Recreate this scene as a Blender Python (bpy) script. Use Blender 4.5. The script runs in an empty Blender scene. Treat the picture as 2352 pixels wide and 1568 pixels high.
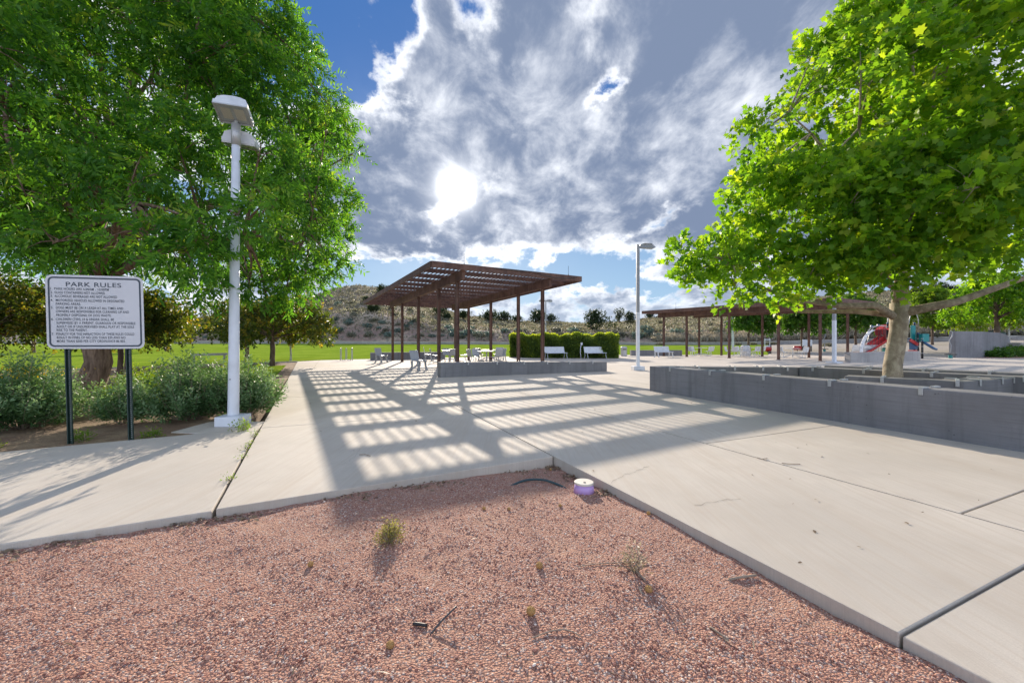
import bpy, bmesh, math, random
import numpy as np
from mathutils import Vector, Matrix
R = math.radians
rnd = random.Random(7)
SC = bpy.context.scene
COL = SC.collection
F, H, CU, CV = 930.0, 1.3, 1176.0, 784.0      # lens and eye height the place was surveyed with
SUN_AZ, SUN_EL = -8.6, 18.5                    # degrees: azimuth from +Y towards +X, elevation

def G(u, v):                                   # survey sighting -> ground point
    y = H * F / (v - CV); return ((u - CU) * y / F, y)
def P(u, v, y): return ((u - CU) * y / F, y, H + (CV - v) * y / F)
def S(u, v): return (u * .784, v * .784)
def GS(u, v): return G(*S(u, v))
def PS(u, v, y): return P(u * .784, v * .784, y)

# ------------------------------------------------------------------ camera
cd = bpy.data.cameras.new('camera'); cam = bpy.data.objects.new('camera', cd); COL.objects.link(cam)
cam.location = (0, 0, H); cam.rotation_euler = (R(90), 0, 0)
cd.sensor_width = 36; cd.lens = 36 * F / 2352; cd.clip_end = 9000; cd.clip_start = .05
SC.camera = cam

# ------------------------------------------------------------------ node expression helper
class X:
    def __init__(s, t, o): s.t, s.o = t, o
    def m(s, op, *a, clamp=False):
        n = s.t.nodes.new('ShaderNodeMath'); n.operation = op; n.use_clamp = clamp
        for i, v in enumerate((s,) + a):
            if isinstance(v, X): s.t.links.new(v.o, n.inputs[i])
            else: n.inputs[i].default_value = v
        return X(s.t, n.outputs[0])
    def __add__(s, b): return s.m('ADD', b)
    __radd__ = __add__
    def __sub__(s, b): return s.m('SUBTRACT', b)
    def __rsub__(s, b): return s.m('MULTIPLY', -1.0).m('ADD', b)
    def __mul__(s, b): return s.m('MULTIPLY', b)
    __rmul__ = __mul__
    def __truediv__(s, b): return s.m('DIVIDE', b)
    def sm(s, a, b, c=0.0, d=1.0):
        n = s.t.nodes.new('ShaderNodeMapRange'); n.interpolation_type = 'SMOOTHSTEP'
        s.t.links.new(s.o, n.inputs[0])
        for i, v in enumerate((a, b, c, d)): n.inputs[i + 1].default_value = v
        return X(s.t, n.outputs[0])
def mixc(t, f, a, b, mode='MIX'):
    n = t.nodes.new('ShaderNodeMix'); n.data_type = 'RGBA'; n.blend_type = mode; n.clamp_factor = True
    for i, v in ((0, f), (6, a), (7, b)):
        if isinstance(v, X): t.links.new(v.o, n.inputs[i])
        elif i == 0: n.inputs[0].default_value = v
        else: n.inputs[i].default_value = (*v, 1) if len(v) == 3 else v
    return X(t, n.outputs[2])
def noise(t, vec, scale, detail=4, rough=.55, dist=0.0, out=0):
    n = t.nodes.new('ShaderNodeTexNoise'); n.inputs['Scale'].default_value = scale
    n.inputs['Detail'].default_value = detail; n.inputs['Roughness'].default_value = rough
    n.inputs['Distortion'].default_value = dist
    if vec is not None: t.links.new(vec.o, n.inputs['Vector'])
    return X(t, n.outputs[out])
def voro(t, vec, scale, out='Distance', feat='F1'):
    n = t.nodes.new('ShaderNodeTexVoronoi'); n.feature = feat; n.inputs['Scale'].default_value = scale
    if vec is not None: t.links.new(vec.o, n.inputs['Vector'])
    return X(t, n.outputs[out])
def mapv(t, vec, sc=(1, 1, 1), rot=(0, 0, 0), loc=(0, 0, 0)):
    n = t.nodes.new('ShaderNodeMapping'); n.inputs['Scale'].default_value = sc
    n.inputs['Rotation'].default_value = rot; n.inputs['Location'].default_value = loc
    t.links.new(vec.o, n.inputs['Vector']); return X(t, n.outputs[0])
def comb(t, x, y, z):
    n = t.nodes.new('ShaderNodeCombineXYZ')
    for i, v in enumerate((x, y, z)):
        if isinstance(v, X): t.links.new(v.o, n.inputs[i])
        else: n.inputs[i].default_value = v
    return X(t, n.outputs[0])

# ------------------------------------------------------------------ world: clear sky behind procedural clouds
W = bpy.data.worlds.new('World'); SC.world = W; W.use_nodes = True
T = W.node_tree; T.nodes.clear()
sky = T.nodes.new('ShaderNodeTexSky'); sky.sky_type = 'NISHITA'; sky.sun_disc = False
sky.sun_elevation = R(SUN_EL); sky.sun_rotation = R(SUN_AZ); sky.air_density = 1.0; sky.dust_density = .3; sky.ozone_density = 2.5
tc = T.nodes.new('ShaderNodeTexCoord'); dv = X(T, tc.outputs['Generated'])
sp = T.nodes.new('ShaderNodeSeparateXYZ'); T.links.new(dv.o, sp.inputs[0])
dx, dy, dz = (X(T, sp.outputs[i]) for i in range(3))
az = dx.m('ARCTAN2', dy) * 57.2958
el = dz.m('MAXIMUM', -1.0).m('MINIMUM', 1.0).m('ARCSINE') * 57.2958
wn = noise(T, mapv(T, dv, (1, 1, 1.4)), 7.0, 6, .62, 0, 1); ws = T.nodes.new('ShaderNodeSeparateXYZ'); T.links.new(wn.o, ws.inputs[0])
azw = az + (X(T, ws.outputs[0]) - .5) * 13.0; elw = el + (X(T, ws.outputs[1]) - .5) * 9.0
def blob(u, v, sa, se, tilt=0):
    a0 = math.degrees(math.atan2(u - CU, F)); e0 = math.degrees(math.atan2(CV - v, math.hypot(F, u - CU)))
    p, q = azw - a0, elw - e0
    if tilt:
        c, s_ = math.cos(R(tilt)), math.sin(R(tilt)); p, q = p * c + q * s_, q * c - p * s_
    p, q = p / sa, q / se
    return (p * p + q * q).m('MULTIPLY', -1.0).m('EXPONENT')
den = dz.m('MAXIMUM', 0.0) + .33
q = comb(T, dx / den, dy / den, 0.0)
n1 = noise(T, mapv(T, q, (1.1, .85, 1), (0, 0, R(-12)), (3.1, 7.7, 0)), 1.25, 6, .55, .3)
n2 = noise(T, mapv(T, q, (1.1, .8, 1), (0, 0, R(-14)), (11, 2, 5)), 4.4, 10, .60, .2)
n3 = noise(T, mapv(T, q, (1.3, .75, 1), (0, 0, R(-16)), (5, 9, 2)), 2.1, 9, .58, .45)
n4 = noise(T, mapv(T, q, (1.15, .9, 1), (0, 0, R(-20)), (1, 4, 8)), 6.5, 10, .62, .3)
d = n1 * .40 + n2 * .60
bias = blob(1245, 430, 5.5, 4.5) * .13 + blob(1300, 250, 26, 14) * .10 + blob(960, 220, 9, 8) * .12 + blob(1560, 380, 13, 9) * .12 + blob(880, 480, 10, 7) * .14 + \
       blob(1150, 550, 16, 3.6) * .12 + blob(1800, 150, 20, 20) * .12 + blob(1640, 590, 9, 2.4, 12) * .10 + blob(1380, 705, 16, 1.7) * .09 \
       + blob(740, 12, 7, 1.8) * .10
blue = blob(740, 125, 9.5, 4.6, -14) * .36 + blob(560, 60, 10, 5) * .12 + blob(1392, 212, 2.4, 1.3) * .20 + blob(1500, 488, 5.2, 1.5, 16) * .20 + \
       blob(1360, 640, 8, 1.9, -4) * .22 + blob(860, 634, 7.0, 1.8) * .24 + blob(1110, 30, 3, 2.2) * .12 + blob(905, 55, 4, 2.6) * .14 + \
       blob(1060, 622, 6, 1.0) * .12 + blob(1590, 640, 6, 1.0, 12) * .10
front = dy.sm(-.3, .5)
dd = d + bias - blue + front * .030 - .010
alpha = dd.sm(.468, .55)
thick = dd.sm(.50, .66)
ce = R(20.4)
sunv = (math.sin(R(-7.8)) * math.cos(ce), math.cos(R(-7.8)) * math.cos(ce), math.sin(ce))
cosang = (dx * sunv[0] + dy * sunv[1] + dz * sunv[2]).m('MINIMUM', 1.0)
ang = cosang.m('ARCCOSINE') * 57.2958
core = (ang / .95).m('MULTIPLY', -1.0).m('EXPONENT')
halo = (ang / 5.0).m('POWER', 1.1).m('MULTIPLY', -1.0).m('EXPONENT')
wide = (ang / 24.0).m('POWER', 1.6).m('MULTIPLY', -1.0).m('EXPONENT')
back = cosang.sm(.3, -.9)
lum = (1.0 - thick) * (.34 + wide * .40) + (n3 - .5) * 1.7 + (n4 - .5) * 1.35 + .07 + wide * .03
ccol = mixc(T, lum.sm(-.08, .85), (.145, .187, .28), (.82, .84, .88))
hz_ = (el / 6.0).m('POWER', 2.0).m('MULTIPLY', -1.0).m('EXPONENT')
ccol = mixc(T, hz_ * .5, ccol, (.56, .64, .74))
grad = mixc(T, el.sm(0, 34), (4.2, 6.6, 9.4), (.55, 2.0, 5.8))
b1 = T.nodes.new('ShaderNodeBackground'); T.links.new(mixc(T, .8, X(T, sky.outputs[0]), grad).o, b1.inputs[0]); b1.inputs[1].default_value = .06
b2 = T.nodes.new('ShaderNodeBackground'); T.links.new(ccol.o, b2.inputs[0])
T.links.new((1.0 + back * 3.6).o, b2.inputs[1])  # clouds opposite the sun, out of view, boosted as fill for shaded surfaces
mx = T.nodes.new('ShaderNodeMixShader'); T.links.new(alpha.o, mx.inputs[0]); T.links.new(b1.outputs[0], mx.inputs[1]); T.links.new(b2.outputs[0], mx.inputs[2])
b3 = T.nodes.new('ShaderNodeBackground'); b3.inputs[0].default_value = (1, .97, .90, 1)
T.links.new((core * 7.0 + halo * (1.0 - thick * .8) * (n4.sm(.35, .65) * .4 + .3) * .7).o, b3.inputs[1])
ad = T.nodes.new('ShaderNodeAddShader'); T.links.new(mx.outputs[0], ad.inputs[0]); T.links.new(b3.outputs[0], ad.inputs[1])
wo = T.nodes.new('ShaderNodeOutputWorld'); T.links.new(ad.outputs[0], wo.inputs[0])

# ------------------------------------------------------------------ sun
sl = bpy.data.lights.new('sun', 'SUN'); sl.energy = 4.8; sl.angle = R(.38); sl.color = (1, .88, .73)
so = bpy.data.objects.new('sun', sl); COL.objects.link(so)
sdir = Vector((math.sin(R(SUN_AZ)) * math.cos(R(SUN_EL)), math.cos(R(SUN_AZ)) * math.cos(R(SUN_EL)), math.sin(R(SUN_EL))))
so.rotation_euler = sdir.to_track_quat('Z', 'Y').to_euler(); so.location = (0, 0, 40)
SC.view_settings.view_transform = 'Standard'; SC.view_settings.look = 'None'
SC.view_settings.exposure = .66; SC.view_settings.gamma = 1; SC.view_settings.use_curve_mapping = False
SC.render.engine = 'CYCLES'

# ------------------------------------------------------------------ object helpers
def tag(o, label=None, cat=None, group=None, kind=None):
    for k, v in (('label', label), ('category', cat), ('group', group), ('kind', kind)):
        if v: o[k] = v
    return o
def empty(name, loc=(0, 0, 0), rz=0, label=None, cat=None, group=None):
    o = bpy.data.objects.new(name, None); COL.objects.link(o); o.empty_display_size = .2
    o.location = loc; o.rotation_euler = (0, 0, rz); return tag(o, label, cat, group)
def link(name, me, mat, parent=None, loc=None, rz=0, bevel=0, smooth=False):
    if mat is not None and not me.materials: me.materials.append(mat)
    o = bpy.data.objects.new(name, me); COL.objects.link(o)
    if parent: o.parent = parent
    if loc is not None: o.location = loc
    if rz: o.rotation_euler = (0, 0, rz)
    if smooth: me.shade_smooth()
    if bevel:
        b = o.modifiers.new('bevel', 'BEVEL'); b.width = bevel; b.segments = 2; b.limit_method = 'ANGLE'; b.angle_limit = R(40)
    return o
def copy_tree(o, parent=None, loc=None, rz=None, label=None, group=None, scale=None):
    c = o.copy(); COL.objects.link(c); c.parent = parent
    if loc is not None: c.location = loc
    if rz is not None: c.rotation_euler = (0, 0, rz)
    if scale is not None: c.scale = scale if isinstance(scale, tuple) else (scale,) * 3
    if label: c['label'] = label
    if group: c['group'] = group
    for ch in list(o.children): copy_tree(ch, c)
    return c
class MB:
    def __init__(s): s.v, s.f = [], []
    def add(s, vs, fs):
        n = len(s.v); s.v += [tuple(p) for p in vs]; s.f += [tuple(i + n for i in f) for f in fs]; return s
    def box(s, c, sz, rot=None):
        hx, hy, hz2 = (a / 2 for a in sz)
        vs = [Vector((x, y, z)) for z in (-hz2, hz2) for y in (-hy, hy) for x in (-hx, hx)]
        if rot is not None:
            m = rot if isinstance(rot, Matrix) else Matrix.Rotation(rot, 3, 'Z'); vs = [m @ v for v in vs]
        vs = [v + Vector(c) for v in vs]
        return s.add(vs, [(0, 2, 3, 1), (4, 5, 7, 6), (0, 1, 5, 4), (1, 3, 7, 5), (3, 2, 6, 7), (2, 0, 4, 6)])
    def prism(s, poly, z0, z1):
        n = len(poly); z0s = z0 if hasattr(z0, '__len__') else [z0] * n; z1s = z1 if hasattr(z1, '__len__') else [z1] * n
        vs = [(x, y, z) for (x, y), z in zip(poly, z0s)] + [(x, y, z) for (x, y), z in zip(poly, z1s)]
        ar = sum(poly[i][0] * poly[(i + 1) % n][1] - poly[(i + 1) % n][0] * poly[i][1] for i in range(n))
        fs = [tuple(range(n))[::-1], tuple(range(n, 2 * n))] + [(i, (i + 1) % n, n + (i + 1) % n, n + i) for i in range(n)]
        if ar < 0: fs = [f[::-1] for f in fs]
        return s.add(vs, fs)
    def tube(s, pts, rad, k=8, cap=True, flat=1.0):
        pts = [Vector(p) for p in pts]; rs = rad if hasattr(rad, '__len__') else [rad] * len(pts)
        vs, fs = [], []; up = None
        for i, p in enumerate(pts):
            t = (pts[min(i + 1, len(pts) - 1)] - pts[max(i - 1, 0)]).normalized()
            if up is None: up = Vector((0, 0, 1)) if abs(t.z) < .9 else Vector((1, 0, 0))
            a = up.cross(t).normalized(); b = t.cross(a); up = b
            for j in range(k):
                w = 2 * math.pi * (j + .5) / k
                vs.append(p + a * math.cos(w) * rs[i] + b * math.sin(w) * rs[i] * flat)
        for i in range(len(pts) - 1):
            for j in range(k):
                fs.append((i * k + j, i * k + (j + 1) % k, (i + 1) * k + (j + 1) % k, (i + 1) * k + j))
        if cap: fs += [tuple(range(k))[::-1], tuple(range((len(pts) - 1) * k, len(pts) * k))]
        return s.add(vs, fs)
    def bar(s, a, b, w, h):
        a, b = Vector(a), Vector(b); t = (b - a).normalized(); up = Vector((0, 0, 1)) if abs(t.z) < .95 else Vector((0, 1, 0))
        x = t.cross(up).normalized() * w / 2; z = x.cross(t).normalized() * h / 2
        vs = [p + i * x + j * z for p in (a, b) for i, j in ((-1, -1), (1, -1), (1, 1), (-1, 1))]
        return s.add(vs, [(0, 1, 2, 3), (7, 6, 5, 4), (0, 4, 5, 1), (1, 5, 6, 2), (2, 6, 7, 3), (3, 7, 4, 0)])
    def lathe(s, prof, c=(0, 0, 0), k=20):
        vs = [(c[0] + r * math.cos(2 * math.pi * j / k), c[1] + r * math.sin(2 * math.pi * j / k), c[2] + z) for r, z in prof for j in range(k)]
        fs = [(i * k + j, i * k + (j + 1) % k, (i + 1) * k + (j + 1) % k, (i + 1) * k + j) for i in range(len(prof) - 1) for j in range(k)]
        fs += [tuple(range(k))[::-1], tuple(range((len(prof) - 1) * k, len(prof) * k))]
        return s.add(vs, fs)
    def sheet(s, grid, th=0):
        n, m = len(grid), len(grid[0]); vs = [p for row in grid for p in row]
        return s.add(vs, [(i * m + j, i * m + j + 1, (i + 1) * m + j + 1, (i + 1) * m + j) for i in range(n - 1) for j in range(m - 1)])
    def build(s, name, mat, parent=None, **k):
        me = bpy.data.meshes.new(name); me.from_pydata(s.v, [], s.f); me.update()
        bm = bmesh.new(); bm.from_mesh(me); bmesh.ops.recalc_face_normals(bm, faces=bm.faces); bm.to_mesh(me); bm.free()
        return link(name, me, mat, parent, **k)
def np_mesh(name, V, k, tint=None, loops=None, tintdom='FACE'):
    """V (nf*k,3): nf separate k-gons; or loops (nf,k) indices into V"""
    me = bpy.data.meshes.new(name); V = np.ascontiguousarray(V, dtype=np.float32)
    if loops is None: loops = np.arange(len(V), dtype=np.int32).reshape(-1, k)
    nf = len(loops); me.vertices.add(len(V)); me.vertices.foreach_set('co', V.ravel())
    me.loops.add(nf * k); me.loops.foreach_set('vertex_index', np.ascontiguousarray(loops, dtype=np.int32).ravel())
    me.polygons.add(nf); me.polygons.foreach_set('loop_start', np.arange(0, nf * k, k, dtype=np.int32))
    me.update(calc_edges=True)
    if tint is not None:
        a = me.attributes.new('tint', 'FLOAT', tintdom); a.data.foreach_set('value', np.ascontiguousarray(tint, dtype=np.float32))
    return me

# ------------------------------------------------------------------ materials
def mat(name, fn):
    m = bpy.data.materials.new(name); m.use_nodes = True; t = m.node_tree
    b = t.nodes['Principled BSDF']; tcn = t.nodes.new('ShaderNodeTexCoord'); ob = X(t, tcn.outputs['Object'])
    geo = t.nodes.new('ShaderNodeNewGeometry'); ps = X(t, geo.outputs['Position'])
    def setp(**k):
        for n_, v in k.items():
            s = b.inputs[n_.replace('_', ' ')]
            if isinstance(v, X): t.links.new(v.o, s)
            else: s.default_value = (*v, 1) if hasattr(v, '__len__') else v
    def bump(h, st=.3, dist=.01):
        n = t.nodes.new('ShaderNodeBump'); n.inputs['Strength'].default_value = st; n.inputs['Distance'].default_value = dist
        t.links.new(h.o, n.inputs['Height']); t.links.new(n.outputs[0], b.inputs['Normal'])
    fn(t, ob, ps, setp, bump); return m
def painted(name, c, rough=.45, metal=0.0, var=.12, dirt=(.25, .22, .18), scale=6.0):
    def f(t, ob, ps, setp, bump):
        n = noise(t, ps, scale, 6); n2_ = noise(t, ps, scale * 9, 3)
        col = mixc(t, n.sm(.42, .75) * var * 2.2, c, tuple(x * .6 + y * .25 for x, y in zip(c, dirt)))
        setp(Base_Color=col, Roughness=n2_ * .2 + (rough - .1), Metallic=metal); bump(n2_, .08, .004)
    return mat(name, f)
def concrete(name, c, broom=None, stain=.25, streak=False, rough=.85):
    def f(t, ob, ps, setp, bump):
        big = noise(t, ps, .55, 5, .6); mid = noise(t, ps, 3.0, 6, .6, .4); fine = noise(t, ps, 120, 3, .7); pit = voro(t, ps, 34)
        col = mixc(t, big.sm(.3, .7), tuple(x * (1 - stain * .55) for x in c), tuple(min(1, x * (1 + stain * .25)) for x in c))
        col = mixc(t, mid.sm(.5, .8) * stain, col, tuple(a * b_ for a, b_ in zip(c, (.66, .60, .55))))
        col = mixc(t, fine.sm(.35, .75) * .25, col, tuple(x * .62 for x in c))
        h = fine * .5 + mid
        if broom is not None:
            bt = noise(t, mapv(t, ps, (260, 3.0, 1), (0, 0, broom)), 1.0, 3, .6)
            bw = noise(t, mapv(t, ps, (26, .7, 1), (0, 0, broom)), 1.0, 4, .6)
            col = mixc(t, bt.sm(.4, .7) * .34, col, tuple(x * .68 for x in c))
            sp_ = (1.0 - voro(t, ps, 4.5).sm(.015, .035)) * noise(t, ps, 1.3, 2).sm(.5, .6)
            col = mixc(t, sp_ * .5, col, tuple(x * .4 for x in c))
            lg = noise(t, mapv(t, ps, (2.2, .35, 1), (0, 0, broom + .2)), 1.0, 6, .65); col = mixc(t, lg.sm(.45, .72) * .30, col, tuple(a * b_ for a, b_ in zip(c, (.74, .66, .58))))
            col = mixc(t, bw.sm(.42, .7) * .42, col, tuple(a * b_ for a, b_ in zip(c, (.80, .74, .68)))); h = h + bt * .9
        if streak:
            st = noise(t, mapv(t, ps, (5, 5, .35)), 1.0, 6, .65); hs = noise(t, mapv(t, ps, (1.2, 1.2, 55)), 1.0, 4, .6)
            col = mixc(t, st.sm(.46, .70) * .55, col, tuple(x * .50 for x in c))
            col = mixc(t, hs.sm(.46, .68) * .42, col, tuple(x * .58 for x in c))
            pits = (1.0 - voro(t, ps, 10).sm(.04, .13)) * noise(t, ps, 2.5, 2).sm(.45, .6)
            col = mixc(t, pits * .75, col, tuple(x * .25 for x in c)); h = h + hs * .6 - pits * 1.5
        setp(Base_Color=col, Roughness=rough); bump(h, .35, .006)
    return mat(name, f)
M = {}
BA = math.atan2(.403, .915)
M['slab'] = concrete('paving_concrete', (.585, .52, .44), broom=-BA)
M['slab2'] = concrete('walk_concrete', (.59, .53, .455), broom=R(62))
M['slabedge'] = concrete('slab_edge', (.30, .25, .22), stain=.5)
M['wall'] = concrete('cast_concrete', (.24, .234, .24), streak=True, stain=.4)
M['wall2'] = concrete('cast_concrete_light', (.40, .375, .36), streak=True, stain=.35)
M['curb'] = concrete('curb_concrete', (.5, .47, .42))
M['pale'] = painted('white_powder_coat', (.66, .68, .70), .5, var=.2)
M['white'] = painted('white_pole_paint', (.72, .74, .78), .45, var=.25, scale=3)
M['galv'] = painted('galvanised_metal', (.50, .50, .49), .45, .35, var=.2)
M['chair'] = painted('grey_textured_steel', (.42, .43, .44), .5, .2, var=.25, scale=12)
M['dark'] = painted('dark_bronze_metal', (.055, .055, .06), .5, .2)
M['lampgrey'] = painted('lamp_housing_grey', (.30, .31, .33), .5, .1)
M['green'] = painted('green_sign_post', (.012, .035, .028), .4)
M['red'] = painted('red_plastic', (.42, .012, .012), .35, var=.1)
M['navy'] = painted('navy_plastic', (.03, .08, .17), .4)
M['teal'] = painted('teal_plastic', (.0, .20, .20), .4)
M['black'] = painted('black_rubber', (.015, .015, .017), .55)
M['blue'] = painted('blue_plastic', (.05, .13, .28), .4)
M['purple'] = painted('lilac_plastic', (.50, .32, .62), .5)
M['cream'] = painted('cream_plastic', (.68, .62, .52), .5)
M['hose'] = painted('dark_hose', (.015, .05, .06), .4)
M['twig'] = painted('dry_twig', (.30, .23, .17), .9)
M['ball'] = painted('seed_ball', (.40, .22, .07), .95, scale=90, var=.5)
M['signwhite'] = painted('sign_white', (.60, .59, .60), .4, var=.08, scale=2)
M['signink'] = painted('sign_ink', (.035, .05, .07), .5)
M['litter'] = painted('dry_leaf_litter', (.22, .15, .09), .9, scale=30, var=.5)
def _rust(t, ob, ps, setp, bump):
    a = noise(t, ps, 2.2, 6, .65, .4); b_ = noise(t, ps, 30, 4, .7); st = noise(t, mapv(t, ps, (7, 7, .8)), 1, 5, .6)
    col = mixc(t, a.sm(.35, .68), (.105, .055, .042), (.20, .105, .075)); col = mixc(t, b_.sm(.45, .75) * .55, col, (.055, .035, .035))
    col = mixc(t, st.sm(.5, .75) * .5, col, (.26, .17, .13)); setp(Base_Color=col, Roughness=.72, Metallic=.15); bump(b_, .25, .003)
M['rust'] = mat('weathering_steel', _rust)
def _glass(t, ob, ps, setp, bump):
    setp(Base_Color=(.85, .87, .85), Roughness=.03, Transmission_Weight=.95, IOR=1.1)
M['glass'] = mat('lamp_glass', _glass)
def _reflector(t, ob, ps, setp, bump): setp(Base_Color=(.88, .80, .66), Roughness=.5)
M['reflector'] = mat('lamp_reflector', _reflector)
def _gravel(t, ob, ps, setp, bump):
    c = voro(t, ps, 95, 'Color'); dd_ = voro(t, ps, 95); c2 = voro(t, ps, 210, 'Color'); big = noise(t, ps, 2.2, 5, .6, .5)
    r_ = X(t, t.nodes.new('ShaderNodeSeparateColor').outputs[0]); t.links.new(c.o, r_.o.node.inputs[0])
    col = mixc(t, r_, (.36, .165, .12), (.56, .32, .23)); r2 = X(t, r_.o.node.outputs[1])
    col = mixc(t, r2.sm(.78, .95), col, (.55, .45, .40)); col = mixc(t, dd_.sm(.35, .75) * .6, col, (.16, .07, .05))  # gaps between stones darkened in the colour, standing for their shade
    col = mixc(t, big.sm(.50, .72) * .55, col, (.52, .30, .20)); setp(Base_Color=col, Roughness=.95)
    bump((1.0 - dd_) + noise(t, ps, 25, 4) * .8, .9, .012)
M['gravel'] = mat('pink_gravel', _gravel)
def tinted(name, cols, rough=.9):
    def f(t, ob, ps, setp, bump):
        at = t.nodes.new('ShaderNodeAttribute'); at.attribute_name = 'tint'; f_ = X(t, at.outputs['Fac'])
        cr = t.nodes.new('ShaderNodeValToRGB'); t.links.new(f_.o, cr.inputs[0]); e = cr.color_ramp.elements
        while len(e) < len(cols): e.new(.5)
        for i, c in enumerate(cols): e[i].position = i / (len(cols) - 1); e[i].color = (*c, 1)
        setp(Base_Color=X(t, cr.outputs[0]), Roughness=rough)
    return mat(name, f)
M['pebble'] = tinted('pebbles', [(.22, .09, .065), (.36, .16, .115), (.49, .25, .18), (.58, .34, .245), (.68, .48, .36), (.34, .145, .115), (.80, .68, .58)])
def _soil(t, ob, ps, setp, bump):
    a = noise(t, ps, 1.5, 6, .6, .3); b_ = noise(t, ps, 40, 5, .7)
    col = mixc(t, a.sm(.35, .65), (.20, .12, .07), (.34, .24, .14)); col = mixc(t, b_.sm(.4, .7) * .6, col, (.12, .07, .045))
    setp(Base_Color=col, Roughness=.95); bump(b_ + a, .6, .02)
M['soil'] = mat('bed_soil', _soil)
def _lawn(t, ob, ps, setp, bump):
    a = noise(t, ps, .35, 4, .6); b_ = noise(t, ps, 14, 6, .75); s_ = noise(t, mapv(t, ps, (1.2, .25, 1)), 1, 3)
    col = mixc(t, a.sm(.35, .65), (.20, .30, .026), (.29, .38, .045)); col = mixc(t, b_.sm(.42, .68) * .55, col, (.07, .14, .012))
    col = mixc(t, s_.sm(.5, .7) * .25, col, (.24, .32, .06)); setp(Base_Color=col, Roughness=1.0, Specular_IOR_Level=0.0); bump(b_, .6, .03)
M['lawn'] = mat('lawn_grass', _lawn)
def _hill(t, ob, ps, setp, bump):
    a = noise(t, ps, .10, 6, .65, .6); b_ = noise(t, ps, 1.0, 6, .7); c_ = noise(t, ps, .05, 3); g = voro(t, ps, .9)
    zz = t.nodes.new('ShaderNodeSeparateXYZ'); t.links.new(ps.o, zz.inputs[0]); z = X(t, zz.outputs[2])
    col = mixc(t, a.sm(.38, .62), (.27, .18, .145), (.40, .315, .23)); col = mixc(t, z.sm(4, 11) * .6, col, (.46, .38, .28))
    col = mixc(t, b_.sm(.45, .65) * .65, col, (.14, .11, .085)); col = mixc(t, (1.0 - g.sm(.15, .45)) * .55, col, (.16, .16, .115))
    setp(Base_Color=col, Roughness=.95); bump(b_ + g, .8, .35)
M['hill'] = mat('dry_hillside', _hill)
def _ground(t, ob, ps, setp, bump):
    a = noise(t, ps, .8, 6, .6); col = mixc(t, a, (.26, .19, .13), (.36, .28, .20)); setp(Base_Color=col, Roughness=.95); bump(a, .3, .03)
M['ground'] = mat('tan_ground', _ground)
def _play(t, ob, ps, setp, bump):
    a = noise(t, ps, .9, 6, .6); b_ = noise(t, ps, 30, 4, .7); col = mixc(t, a, (.30, .26, .21), (.40, .35, .29))
    col = mixc(t, b_.sm(.4, .7) * .4, col, (.2, .17, .14)); setp(Base_Color=col, Roughness=.95); bump(b_, .4, .02)
M['play'] = mat('playground_surface', _play)
def _bark(c1, c2, sc=(9, 9, 1.6)):
    def f(t, ob, ps, setp, bump):
        a = noise(t, mapv(t, ps, sc), 1.6, 6, .7, .5); b_ = noise(t, ps, 3.0, 5, .6, .6)
        col = mixc(t, a.sm(.35, .65), c1, c2); col = mixc(t, b_.sm(.5, .7) * .5, col, tuple(x * .55 for x in c2))
        setp(Base_Color=col, Roughness=.9); bump(a, .8, .03)
    return f
M['bark'] = mat('furrowed_bark', _bark((.10, .06, .04), (.30, .20, .14)))
M['bark2'] = mat('plane_bark', _bark((.24, .19, .13), (.46, .39, .28), (5, 5, 3.5)))
M['bark3'] = mat('brown_bark', _bark((.09, .055, .04), (.20, .14, .10)))
M['bark4'] = mat('white_bark', _bark((.4, .38, .35), (.62, .6, .56)))
def leafmat(name, cols, trans=.45, rough=.5, tcol=(1.25, 1.15, .35)):
    m = bpy.data.materials.new(name); m.use_nodes = True; t = m.node_tree; b = t.nodes['Principled BSDF']
    at = t.nodes.new('ShaderNodeAttribute'); at.attribute_name = 'tint'
    cr = t.nodes.new('ShaderNodeValToRGB'); t.links.new(at.outputs['Fac'], cr.inputs[0]); e = cr.color_ramp.elements
    while len(e) < len(cols): e.new(.5)
    for i, c in enumerate(cols): e[i].position = i / (len(cols) - 1); e[i].color = (*c, 1)
    t.links.new(cr.outputs[0], b.inputs['Base Color']); b.inputs['Roughness'].default_value = rough; b.inputs['Specular IOR Level'].default_value = .25
    tl = t.nodes.new('ShaderNodeBsdfTranslucent'); c2 = mixc(t, 1.0, X(t, cr.outputs[0]), tcol, 'MULTIPLY')
    c3 = mixc(t, 1.0, c2, (2.2, 2.2, 2.2), 'MULTIPLY'); t.links.new(c3.o, tl.inputs[0])
    mx_ = t.nodes.new('ShaderNodeMixShader'); mx_.inputs[0].default_value = trans
    t.links.new(b.outputs[0], mx_.inputs[1]); t.links.new(tl.outputs[0], mx_.inputs[2]); t.links.new(mx_.outputs[0], t.nodes['Material Output'].inputs[0])
    return m
M['leafA'] = leafmat('ash_leaves', [(.034, .10, .020), (.052, .152, .026), (.080, .20, .032), (.13, .26, .038), (.22, .30, .045)], .52)
M['leafB'] = leafmat('plane_leaves', [(.055, .14, .014), (.085, .19, .018), (.13, .25, .022), (.19, .31, .026), (.26, .33, .035)], .56)
M['leafC'] = leafmat('bronze_leaves', [(.045, .075, .022), (.06, .095, .024), (.10, .12, .028), (.20, .16, .03), (.34, .25, .04)], .45)
M['leafD'] = leafmat('dark_green_leaves', [(.03, .085, .014), (.045, .115, .018), (.07, .15, .024), (.10, .19, .025)], .42)
M['leafE'] = leafmat('light_green_leaves', [(.06, .12, .015), (.09, .17, .02), (.13, .21, .025), (.20, .25, .03)], .45)
M['hedge'] = leafmat('hedge_leaves', [(.05, .09, .022), (.08, .13, .028), (.15, .21, .03), (.28, .33, .045)], .5)
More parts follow.
